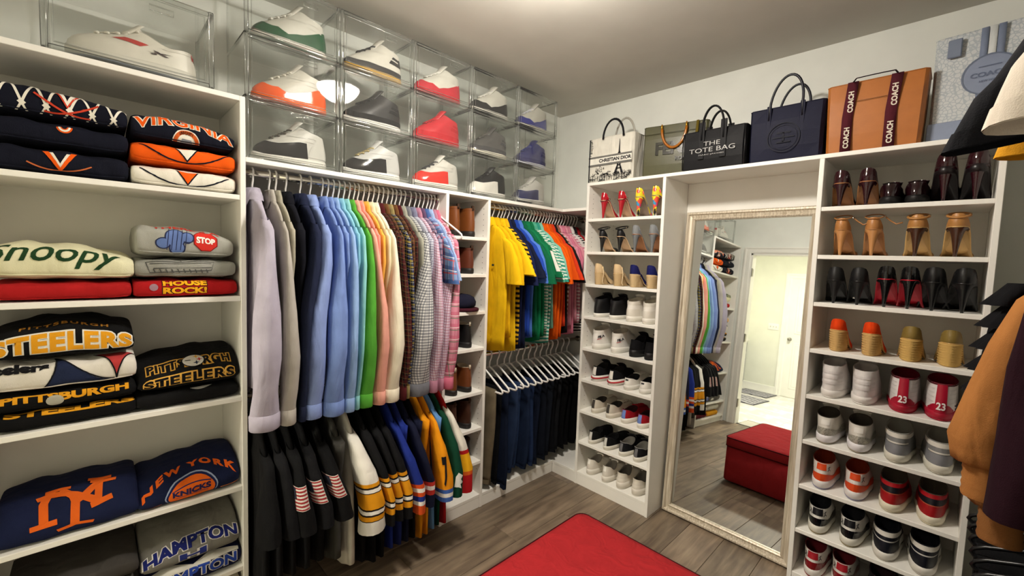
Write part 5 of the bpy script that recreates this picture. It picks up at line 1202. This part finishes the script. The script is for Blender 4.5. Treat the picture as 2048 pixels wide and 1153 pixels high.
# ---- lower rod: black tees and jerseys
GOLD = '#d08c14'
PIT = bands_mat('white_gold_sleeve', [(0, '#d9d6cc'), (-0.390, '#d9d6cc'), (-0.395, GOLD), (-0.413, '#241a14'), (-0.419, '#e0ddd4'), (-0.435, '#241a14'), (-0.441, GOLD), (-0.507, '#241a14'), (-0.513, '#e0ddd4'), (-0.530, '#241a14'), (-0.536, GOLD), (-0.555, '#241a14'), (-0.560, '#d9d6cc')])
PITB = bands_mat('black_gold_sleeve', [(0, '#101012'), (-0.395, GOLD), (-0.413, '#101012'), (-0.419, '#e0ddd4'), (-0.435, '#101012'), (-0.441, GOLD), (-0.507, '#101012'), (-0.513, '#e0ddd4'), (-0.530, '#101012'), (-0.536, GOLD), (-0.565, '#101012')])
BLUJ = bands_mat('blue_orange_sleeve', [(0, '#1b2c7a'), (-0.475, '#c44a1c'), (-0.495, '#d9d6d0'), (-0.515, '#c44a1c'), (-0.535, '#1b2c7a'), (-0.555, '#d9d6d0'), (-0.575, '#c44a1c')])
NAVJ = bands_mat('navy_red_sleeve', [(0, '#12162c'), (-0.495, '#b03028'), (-0.515, '#d9d6d0'), (-0.535, '#b03028'), (-0.555, '#12162c')])
GRN = bands_mat('green_sleeve', [(0, '#0a3a28'), (-.6, '#0a3a28')])
CHI = bands_mat('white_red_yellow_sleeve', [(0, '#d4d0c4'), (-0.395, '#a8161c'), (-0.415, '#d9a016'), (-0.505, '#c4561a'), (-0.525, '#a8161c')])
YEL = bands_mat('gold_sleeve', [(0, '#d98a10'), (-0.535, '#d98a10'), (-0.555, '#3a5aa0'), (-0.575, '#d9d6d0'), (-0.595, '#3a5aa0')])
def flag(g, t):
    u0, k0 = -.62, 7.0
    fn = lambda a, b, off=.003: g.on_sleeve(u0+a*28, k0-b*56, off)
    decal('flag_patch', [rect(-.036, .036, -.023, .023)], lambda a, b: fn(a, b, .003), C('#c9c4ba'), t, .01)
    decal('flag_stripe', [rect(-.034, .034, -.021+.0066*i, -.0178+.0066*i) for i in range(7)], lambda a, b: fn(a, b, .0042), C('#8a2a2e'), t, .01)
    decal('flag_canton', [rect(-.034, -.004, .0, .021)], lambda a, b: fn(a, b, .0052), C('#2a2c38'), t, .01)
def wing(g, t): decal('wing_print', [poly([(-.03, -.01), (-.02, .012), (.0, .02), (.03, .012), (.012, .006), (.028, -.002), (.008, -.004), (.015, -.014), (-.005, -.01)])], lambda a, b: g.on_sleeve(-.2+a*16, 10-b*60, .003), C('#c9cac4'), t, .01)
def digit(s, c):
    def f(g, t): decal('number_print', [T(s, .06, 0, 0, .05, width=.05, height=.06)], lambda a, b: g.on_sleeve(-.3+a*14, 10-b*55, .003), C(c), t, .01)
    return f
def ring_collar(c1, c2):
    def f(g, t):
        part('neck_ring', tube([(.062*cos(a), .04*sin(a), -.104-(.02 if sin(a) < -.5 else 0)) for a in [2*pi*i/20 for i in range(20)]], .006, 6, True), C(c1), t)
        part('neck_ring', tube([(.07*cos(a), .046*sin(a), -.113-(.02 if sin(a) < -.5 else 0)) for a in [2*pi*i/20 for i in range(20)]], .005, 6, True), C(c2), t)
    return f
BK = C('#0a0a0b'); BK2 = C('#0e0e10')
LOW = [('plain black T-shirt next to the tower', 't_shirt', BK, None, None, .76), ('washed black T-shirt, second on the lower rod', 't_shirt', BK2, None, None, .74),
 ('black T-shirt with flag sleeve patch next to the plain ones', 't_shirt', BK, None, flag, .74), ('black T-shirt with flag sleeve patch between two others with flags', 't_shirt', BK2, None, flag, .74), ('black T-shirt with flag sleeve patch next to the white and gold jersey', 't_shirt', BK, None, flag, .74),
 ('charcoal thin jersey without print', 'jersey', C('#3b3a36'), None, None, .76),
 ('white jersey with gold and black sleeve bands', 'jersey', C('#cfcbbf'), PIT, None, .82), ('black jersey with gold sleeve bands next to the white one', 'jersey', BK, PITB, None, .84), ('black jersey with gold and white sleeve bands, middle of three', 'jersey', BK, PITB, None, .86), ('black jersey with gold bands next to the blue one', 'jersey', BK, PITB, None, .86),
 ('royal blue jersey with orange and white sleeve bands', 'jersey', C('#1b2c7a'), BLUJ, None, .84), ('dark blue jersey with orange trim', 'jersey', C('#18225a'), BLUJ, None, .84), ('navy jersey with a red and white neck ring', 'jersey', C('#12162c'), NAVJ, ring_collar('#a8242a', '#d9d6d0'), .84), ('black jersey with red and white neck ring', 'jersey', BK, NAVJ, ring_collar('#d9d6d0', '#a8242a'), .84),
 ('gold yellow jersey with blue cuff bands', 'jersey', C('#d08410'), YEL, digit('5', '#16161a'), .86), ('bright gold jersey with a dark number', 'jersey', C('#d98a10'), YEL, digit('7', '#16161a'), .86), ('powder blue jersey beside the green one', 'jersey', C('#5b86b8'), None, None, .84), ('dark green jersey with a silver wing on its sleeve', 'jersey', C('#0a3a28'), GRN, wing, .84), ('white jersey with red and yellow sleeve bands', 'jersey', C('#a3181c'), CHI, None, .84)]
LY = [-2.262, -2.215, -2.165, -2.11, -2.05, -1.98, -1.915, -1.855, -1.805, -1.76, -1.71, -1.668, -1.628, -1.588, -1.545, -1.505, -1.472, -1.435, -1.397]
JSL = {0: (-2.275, .045), 1: (-2.195, .038), 2: (-2.145, .042), 3: (-2.068, .04), 4: (-1.992, .045), 6: (-1.858, .068), 7: (-1.782, .024), 8: (-1.738, .026), 9: (-1.695, .03), 10: (-1.632, .036), 12: (-1.56, .034), 15: (-1.475, .046), 17: (-1.405, .042), 18: (-1.345, .05)}
for i, ((lb, nm, m, sm_, ex, L), y) in enumerate(zip(LOW, LY)):
    sp = min(y-LY[i-1] if i else .05, LY[i+1]-y if i+1 < len(LY) else .04); th = max(.014, min(.03, sp*.44))
    garment(nm, lb, 'jersey' if nm == 'jersey' else 'T-shirt', (RXX, y, RZL), 500+i, m, L=L, thick=th, sleeve='tee' if nm == 't_shirt' else 'jersey', sl=(JSL[i][0]-y, JSL[i][1]*.88, 1.08) if i in JSL else (0, .01, .62), collar='round', wide=1.06, group='tops on the lower rod', sleeve_mat=sm_, extra=ex, cuff=False)
    hang((RXX, y, RZL), hl('grey hanger of the', lb), 0, HMG, 'hangers on the lower rod')

# ---- lower rod of the corner: trousers folded over hanger bars
def denim(h):
    k = ('denim', h)
    if k not in MATS:
        m, nt, b = base_mat('denim_' + h.strip('#'), .9, spec=.1); vary(nt, b, lin(h), 9, .22, .4, 600); MATS[k] = m
    return MATS[k]
def trousers(label, y, mat, L, seed, w=.13, cat='jeans', x=RXX, z=RZL, me=None, hlab=None, rz=0, group='trousers on the corner rod', nm='folded_jeans', th=.017):
    r = random.Random(seed); t = thing(nm, label, cat, (x, y, z), rz, group); ph = [r.uniform(0, 6) for _ in range(4)]
    top = -.2085
    rings = []
    for k in range(13):
        f = k/12; zz = lerp(top+.012, -L, f)
        a = w*(1.0+.1*sin(f*5+ph[0])*f)*lerp(1, .86, f); b = th*lerp(.6, 1.15, min(1, f*4)); ox = .02*sin(f*3+ph[1])*f
        rings.append([(ox+a*pw(cos(u), .6), b*pw(sin(u), .75)+.006*f*sin(5*cos(u)*1.3+ph[2]+f*4), zz+(.01*sin(ph[3]+u) if k == 12 else 0)) for u in [2*pi*i/22 for i in range(22)]])
    part('leg', loft(rings, True, True), mat, t)
    part('hem', loft([[(p[0]*1.0, p[1]*1.12, p[2]) for p in [(lerp(rings[-1][i][0], rings[-2][i][0], q), lerp(rings[-1][i][1], rings[-2][i][1], q)*1.05, lerp(rings[-1][i][2], rings[-2][i][2], q)) for i in range(22)]] for q in (.0, .5)])[:2], mat, t)
    part('side_seam', tube([(rings[k][0][0]+.001, rings[k][0][1], rings[k][0][2]) for k in range(13)], .0022, 5), mat, t)
    part('pocket_flap', rbox(-.05, .05, -th*1.25, -th*1.0, top-.16, top-.04, .003, 1), mat, t)
    hang((x, y, z), hlab or hl('white hanger of the', label), rz, me or HMJ, 'hangers of folded trousers')
    return t
HMJ = hanger_mesh(.185, .0055, HANGER, True, .085)
TR = [('khaki tan trousers next to the boot column', denim('#6d6350'), .80), ('black jeans next to the khaki trousers', denim('#0e0f12'), .82), ('dark blue jeans, third from the boot column', denim('#151d30'), .86), ('faded indigo jeans beside the dark blue pair', denim('#24324e'), .8), ('washed blue jeans with worn thighs', denim('#293b5c'), .79), ('deep indigo jeans between two blue pairs', denim('#1a263e'), .8), ('mid blue jeans with a loose hanging leg', denim('#223150'), .78), ('navy jeans beside the mid blue pair', denim('#141b2c'), .79), ('blackened blue denim jeans', denim('#11151f'), .78), ('dark slate grey jeans', denim('#161a22'), .78), ('soft black denim jeans', denim('#0f1014'), .78), ('greyish black denim jeans', denim('#17181b'), .78), ('jet black cotton trousers', denim('#0a0a0c'), .78), ('black dress trousers near the narrow shoe shelf', denim('#0b0b0d'), .78), ('deep black trousers in the corner', denim('#09090a'), .78)]
for i, (lb, m, L) in enumerate(TR):
    y = -.985+i*.0595+rnd.uniform(-.008, .008)
    trousers(lb, y, m, L, 700+i, .125+rnd.uniform(-.012, .012))
# ================================================================== wall D: blouses and tops (they hang towards -X)
WRX = 2.665
def gd(*a, **k): return garment(*a, rz=pi, **k)
def gathered(g, t):
    for o in t.children:
        if o.name.startswith('sleeve'): pass
TAN = C('#a8703c'); MAR = C('#230c16')
gd('t_shirt', 'white short-sleeved T-shirt on the high rod by the blue handbag', 'T-shirt', (WRX, -1.86, 2.24), 901, C('#d4cabb'), L=.8, thick=.03, sleeve='tee', sl=(-.02, .055, 1.2), collar='round', wide=1.0, back_sleeve=False, group='tops on the high rod')
gd('t_shirt', 'black short-sleeved T-shirt behind the white one on the high rod', 'T-shirt', (WRX, -1.74, 2.24), 902, C('#121318'), L=.8, thick=.03, sleeve='tee', sl=(.0, .03, 1.3), collar='round', wide=1.02, back_sleeve=False, group='tops on the high rod')
gd('t_shirt', 'mustard yellow T-shirt on the high rod', 'T-shirt', (WRX, -1.62, 2.24), 903, C('#c98d1c'), L=.78, thick=.026, sleeve='tee', sl=(0, .03, 1.1), collar='round', wide=1.0, back_sleeve=False, group='tops on the high rod')
for y, lb in ((-1.86, 'white'), (-1.74, 'black'), (-1.62, 'mustard yellow')): hang((WRX, y, 2.24), 'white hanger inside the %s T-shirt on the high rod' % lb, pi, None, 'hangers on the high rod')
def blouse(label, y, mat, seed, L=.72, cuffm=None, zrod=1.72, st_=1.0, ko=1.0):
    t = thing('blouse', label, 'blouse', (WRX, y, zrod), pi, 'blouses on the middle rod')
    g = Garment(None, seed, L, .03, 'none', 1.08); part('body', g.body(), mat, t)
    for sg in (1,):
        c = [(.17, 0, -.19), (.2, 0, -.24), (.235, -.005, -.36), (.262, -.01, -.5), (.282, -.012, -.62), (.275, -.01, -.685), (.265, -.01, -.7)]
        rx = [.03, .045, .05, .056, .062, .056, .04]; ry = [.02, .035, .04, .046, .052, .045, .034]
        c = [(x*ko, y_, z if z > -.3 else -.3+(z+.3)*st_) for x, y_, z in c]; dz_ = -.4*(st_-1)
        n = 24; rings = []
        for i in range(len(c)-1):
            for q in range(3):
                f = q/3; p = Vector(c[i]).lerp(Vector(c[i+1]), f); a = lerp(rx[i], rx[i+1], f); b = lerp(ry[i], ry[i+1], f)
                pl_ = .05+.1*sm(4, 6, i+f)
                rings.append([(p.x*sg+a*cos(u)*(1+pl_*sin(9*u)), p.y+b*sin(u)*(1+pl_*sin(7*u+1)), p.z) for u in [2*pi*j/n for j in range(n)]])
        so = part('sleeve', loft(rings), mat, t)
        rr = []
        for k in range(9):
            rr.append([((.266*ko-.004*k/8)*sg+(.041+.0022*(k % 2)+.003*k/8)*cos(u)*(1+.05*sin(13*u)), -.01+(.034+.002*(k % 2)+.002*k/8)*sin(u), -.695+dz_-.011*k) for u in [2*pi*j/n for j in range(n)]])
        part('smocked_cuff', loft(rr)[:2], cuffm or mat, so)
    part('collar', collar_geo('round', .03), mat, t)
    hang((WRX, y, zrod), hl('white hanger of the', label), pi, None, 'hangers on the middle rod')
    return t
blouse('tan blouse with balloon sleeve and gathered cuff', -1.03, TAN, 911)
gd('cardigan', 'dark maroon long-sleeved cardigan in front of the tan blouse', 'cardigan', (WRX, -1.16, 1.72), 912, MAR, L=.78, thick=.036, sleeve='three', sl=(-.01, .05, .86), collar='round', wide=1.02, cuff=False, back_sleeve=False, group='tops on the middle rod')
hang((WRX, -1.16, 1.72), 'white hanger inside the dark maroon cardigan', pi, None, 'hangers on the middle rod')
# ruffled black top
rt_ = thing('ruffled_top', 'black top with a ruffled sleeve behind the tan blouse', 'top', (WRX, -.84, 1.72), pi, 'tops on the middle rod')
part('body', Garment(None, 921, .75, .03, 'none', 1.0).body(), C('#0d0d0f'), rt_)
for k in range(7):
    z = -.2-.065*k; rg = []
    for q in range(4):
        rg.append([((.222+.014*q+.006*k)+.03*cos(u)+.004*q*sin(6*u+k), (.028+.006*q)*sin(u), z-.022*q) for u in [2*pi*j/24 for j in range(24)]])
    part('ruffle', loft(rg)[:2], C('#0f0f12'), rt_)
hang((WRX, -.84, 1.72), 'white hanger inside the black ruffled top', pi, None, 'hangers on the middle rod')
blouse('tan brown blouse with a longer sleeve behind the tan balloon one', -.945, C('#8a5c32'), 931, .8, st_=1.35, ko=.84)
for i, (y, lb, c) in enumerate(((-.62, 'black long cardigan on the middle rod beside the wide shoe shelf', '#0e0e10'), (-.52, 'charcoal long cardigan on the middle rod', '#141416'))):
    gd('cardigan', lb, 'cardigan', (WRX, y, 1.72), 940+i, C(c), L=.8, thick=.032, sleeve='long', collar='round', cuff=False, back_sleeve=False, group='tops on the middle rod')
    hang((WRX, y, 1.72), hl('white hanger of the', lb), pi, None, 'hangers on the middle rod')
HMB = hanger_mesh(.262, .005, HANGER_DARK, True, .08)
for i in range(11):
    y = -1.38+.088*i
    trousers(['black wide trousers on the low rod at the section divider', 'black satin trousers on the low rod', 'charcoal trousers on the low rod', 'black crepe trousers on the low rod', 'black pleated trousers on the low rod', 'black cropped trousers on the low rod', 'soft black knit trousers on the low rod', 'black velvet trousers on the low rod', 'black stretch trousers on the low rod', 'dark grey trousers on the low rod', 'black flared trousers nearest the wide shoe shelf'][i], y, C(['#0a0a0c', '#0d0d0f', '#111113'][i % 3]), .78, 960+i, .25, 'trousers', WRX, .86, HMB, 'glossy black hanger of the ' + ['first', 'second', 'third', 'fourth', 'fifth', 'sixth', 'seventh', 'eighth', 'ninth', 'tenth', 'eleventh'][i] + ' black trousers from the section divider', pi, 'black trousers on the low rod', 'folded_trousers', .03)

# ================================================================== handbags on the top board
ZB = ZTB+.0006
def bag(name, label, loc, rz, w, h, d, mat, top=1.0, flare=1.0, sag=0, matside=None):
    """open tote: tapered body with base, loc = middle of the front bottom edge; local -Y is the front"""
    t = thing(name, label, 'handbag', loc, rz, 'handbags on the top board')
    rings = []
    for f in [0, .03, .25, .5, .75, 1]:
        ww = w/2*lerp(1, flare, f); dd0 = 0+.01*sin(pi*f); dd1 = lerp(d, d*top, f)
        sg = sag*sin(pi*f)
        P = []
        c = .012
        for x, y in ((-ww+c, -dd0), (-ww*.5, -dd0-sg), (0, -dd0-sg*1.3), (ww*.5, -dd0-sg), (ww-c, -dd0), (ww, c), (ww-sg*1.5, dd1*.5), (ww, dd1-c), (ww-c, dd1), (0, dd1), (-ww+c, dd1), (-ww, dd1-c), (-ww+sg*1.5, dd1*.5), (-ww, c)):
            P.append((x, y, h*f))
        rings.append(P)
    inner = [[(x*.965, (y-d/2)*.93+d/2, z) for x, y, z in rings[-1]], [(x*.96, (y-d/2)*.9+d/2, h*.12) for x, y, z in rings[1]]]
    part('body', loft(rings, True)[:2], mat, t, False)
    part('lining', loft([rings[-1]]+inner, False, True)[:2], matside or mat, t, False)
    part('top_binding', tube(rings[-1], .0022, 6, True), mat, t)
    return t
def front(d=-.012):
    return lambda a, b: Vector((a, d, b))
# 1 book tote with a city sketch
toile = bag('book_tote', 'white canvas tote printed with black city sketch and CHRISTIAN DIOR band', (.715, -.335, ZB), 0, .325, .285, .13, C('#d2cfc4'))
INK = C('#26262a'); fr = front(-.0128); fr2 = front(-.0138)
decal('banner', [rect(-.16, .16, .116, .154)], front(-.0134), C('#dcdad0'), toile, .05)
decal('banner_edge', [rect(-.16, .16, .152, .166), rect(-.16, .16, .104, .118)], front(-.0131), C('#6b6a66'), toile, .05)
decal('lettering', [T('CHRISTIAN DIOR', .026, .04, .124, .045, width=.235, height=.023)], front(-.0142), INK, toile, .05)
rs = random.Random(5); sk = []
tower = [stroke([(.045, .045), (.062, .095), (.068, .18), (.07, .255)], [.016, .01, .006, .002]), stroke([(.095, .045), (.078, .095), (.072, .18), (.07, .255)], [.016, .01, .006, .002]), stroke([(.05, .075), (.09, .075)], .006), stroke([(.06, .17), (.08, .17)], .005), stroke([(.058, .095), (.082, .095)], .005)]
for i in range(60):
    x = rs.uniform(-.15, .15); y = rs.uniform(.006, .045+.02*rs.random()); L_ = rs.uniform(.01, .04); sk.append(stroke([(x, y), (x+L_*rs.uniform(.3, 1), y+rs.uniform(-.008, .008)), (x+L_, y+rs.uniform(-.004, .012))], rs.uniform(.0015, .005)))
for i in range(16):
    x = -.14+i*.018; sk.append(stroke([(x, .008), (x, rs.uniform(.03, .06))], .003))
for i in range(26):
    x = -.07+rs.uniform(-.03, .03); y = rs.uniform(.05, .1); sk.append(stroke([(x, y), (x+rs.uniform(-.012, .012), y+rs.uniform(.004, .014))], .003))
for i in range(12):
    y = .18+.008*i; sk.append(stroke([(-.155, y), (-.135+rs.uniform(-.01, .008), y+rs.uniform(-.004, .006))], .003))
ct = decal('city_sketch', tower+sk, fr, INK, toile, .05, clip=(-.16, .16, .003, .282)); ct['kind'] = 'stuff'
part('corner_seam', strap([(-.152, -.013, .003), (-.152, -.015, .14), (-.152, -.013, .28)], .008, .002, (1, 0, 0)), INK, toile)
for y, c in ((-.012, C('#1b1b1e')), (.125, C('#a9a69c'))):
    part('handle', tube([(.02+.075*cos(a), y, .27+.115*sin(a)*(1.0 if y < 0 else 1.35)) for a in [pi*i/14 for i in range(15)]], .005, 8, flat=1.4), c, toile)
# 2 olive shopper
OLV = leather('#4a4930', .3)
olv = bag('leather_shopper', 'olive green leather shopper with tortoiseshell handles and raised lettering', (1.09, -.24, ZB), .19, .37, .31, .11, OLV, flare=1.0)
part('hem_seam', tube([(-.185, -.013, .262), (0, -.014, .262), (.185, -.013, .262)], .0016, 5), leather('#3a3a26'), olv)
for s, h, xx, z, w_, nm in (('FENDI', .075, .02, .135, .25, 'raised_lettering'), ('ROMA', .024, .055, .095, .085, 'small_lettering')):
    decal(nm, [T(s, h, xx, z, .04, width=w_, height=h)], front(-.0155), leather('#24231a', .2), olv, .08)
AMB = plain('#9a5a12', .12)
for y in (-.022, .1):
    part('handle', tube([(.0+.07*cos(a), y, .285+.115*sin(a)) for a in [-pi*i/14 for i in range(15)]] if y < 0 else [(.07*cos(a), y+.02, .30-.1*sin(a)) for a in [pi*i/14 for i in range(15)]], .008, 8), AMB, olv)
    for x in (-.07, .07): part('handle_ring', tube([(x, y+.006*cos(a), .292+.016*sin(a)) for a in [2*pi*i/10 for i in range(10)]], .0045, 6, True), plain('#c9922e', .25, .8), olv)
part('strap', strap([(.13, -.017, .31), (.125, -.022, .2), (.13, -.02, .1), (.135, -.017, .03)], .014, .004, (1, 0, 0)), plain('#7a6a26', .3, .4), olv)
# 3 black tote
BLB = leather('#111114', .6, .2)
tot = bag('leather_tote', 'black leather tote bag lettered THE TOTE BAG', (1.36, -.352, ZB), 0, .325, .205, .085, BLB, sag=.004)
for s, z, w_, h in (('THE', .118, .085, .022), ('TOTE BAG', .085, .235, .024), ('MARC JACOBS', .067, .13, .008)):
    decal('lettering', [T(s, h, .0, z, .0, width=w_, height=h)], front(-.0185), plain('#a9a8a6', .5), tot, .06)
for y in (-.014, .086):
    part('handle', tube([(-.056, y, .15)]+[(-.056*cos(a), y, .2+.122*sin(a)) for a in [pi*i/16 for i in range(17)]]+[(.056, y, .15)], .0095, 8, flat=.55), BLB, tot)
    for x in (-.056, .056): part('handle_tab', rbox(x-.016, x+.016, y-.003, y+.003, .05, .245, .002, 1), BLB, tot, False)
part('piping', tube([(-.158, -.004, .004), (-.16, -.006, .1), (-.158, -.004, .2)], .003, 6), leather('#101013'), tot)
part('piping', tube([(.158, -.004, .004), (.16, -.006, .1), (.158, -.004, .2)], .003, 6), leather('#101013'), tot)
# 4 navy tote
NVL = leather('#12142a', .62, .2)
nvb = bag('soft_tote', 'navy blue leather tote with embossed round emblem and tall thin handle', (1.683, -.318, ZB), 0, .31, .262, .14, NVL, sag=.006, flare=1.02)
em = [ring2(0, .11, .066, .07), ring2(0, .11, .056, .058), stroke([(-.03, .132), (.03, .132)], .008), stroke([(0, .132), (0, .112)], .008), stroke([(-.03, .088), (.03, .088)], .008), stroke([(0, .108), (0, .088)], .008), stroke([(-.045, .11), (.045, .11)], .006)]
decal('embossed_emblem', em, front(-.0195), leather('#0c0e1e', .6, .2), nvb, .03)
for y in (-.01, .14):
    part('handle', tube([(-.07, y, .2)]+[(-.068*cos(a)+.012*sin(a), y, .262+.14*sin(a)) for a in [pi*i/18 for i in range(19)]]+[(.07, y, .2)], .006, 8), leather('#0d0e1c', .4), nvb)
    for x in (-.07, .07): part('handle_tab', rbox(x-.01, x+.01, y-.004, y+.002, .15, .27, .002, 1), NVL, nvb, False)
# 5 camel shopper
CAM_L = leather('#a8652a', .45)
cam_b = bag('leather_shopper', 'camel leather shopper with two maroon lettered webbing straps', (2.012, -.325, ZB), 0, .315, .30, .17, CAM_L, flare=1.06, matside=leather('#7a4520'))
WEB = C('#4d1c26')
for x in (-.085, .06):
    for y, s in ((-.0135, 1), (.186, -1)):
        part('webbing_strap', strap([(x, y, .004), (x, y, .15), (x+.012, y, .3)], .038, .003, (1, 0, 0)), WEB, cam_b)
    for z in (.012, .165):
        decal('strap_lettering', [T('COACH', .022, 0, 0, .04, width=.09, height=.02)], lambda a, b, x=x, z=z: Vector((x+.01-b+(z/.3)*.012*1.0+.001, -.0165, z+.05+a)), C('#d6cdbd'), cam_b, .05)
part('handle', strap([(-.073, -.0135, .3), (-.066, .0, .318), (-.03, .02, .326), (.02, .02, .326), (.062, .0, .318), (.072, -.0135, .3)], .034, .003, (0, 1, .4)), C('#221318'), cam_b)
part('front_seam', tube([(-.06, -.0142, .215), (.045, -.0142, .215)], .0012, 5), leather('#6b3f1a'), cam_b)
# 6 blue monogram tote
def monogram_mat():
    m, nt, b = base_mat('pale_blue_monogram', .5)
    tc = node(nt, 'ShaderNodeTexCoord'); v = node(nt, 'ShaderNodeTexVoronoi', feature='DISTANCE_TO_EDGE'); v.inputs['Scale'].default_value = 75; nt.links.new(tc.outputs['Object'], v.inputs['Vector'])
    cr = node(nt, 'ShaderNodeValToRGB'); nt.links.new(v.outputs[0], cr.inputs[0]); e = cr.color_ramp.elements
    e[0].position = .06; e[0].color = lin('#a3abb2'); e[1].position = .14; e[1].color = lin('#bfc3c4'); nt.links.new(cr.outputs[0], b.inputs['Base Color']); return m
MONO = monogram_mat(); BLU = leather('#78839a', .45)
blb = bag('monogram_tote', 'pale blue patterned tote with a round blue leather badge', (2.345, -.275, ZB), -.12, .32, .42, .14, MONO)
part('base_band', join(rbox(-.162, .162, -.016, -.006, .001, .085, .002, 1)), BLU, blb, False)
for x, c in ((-.022, BLU), (.0, C('#ccd0d0')), (.022, BLU)): part('stripe', strap([(x, -.0135, .085), (x, -.0145, .25), (x, -.0135, .418)], .02, .002, (1, 0, 0)), c, blb)
decal('badge', [disc(0, .24, .075)], front(-.019), BLU, blb, .06); decal('badge_rim', [ring2(0, .24, .07, .075)], front(-.0205), leather('#5c677c'), blb, .06)
decal('badge_lettering', [T('COACH', .02, 0, .232, .03, width=.1, height=.018), T('NEW YORK', .01, 0, .212, .02, width=.05, height=.008), stroke([(-.03, .27), (.03, .27)], .004)], front(-.0208), leather('#56617a'), blb, .06)
part('luggage_tag', rbox(-.12, -.08, -.024, -.015, .33, .4, .003, 1), leather('#6b768a'), blb, False)
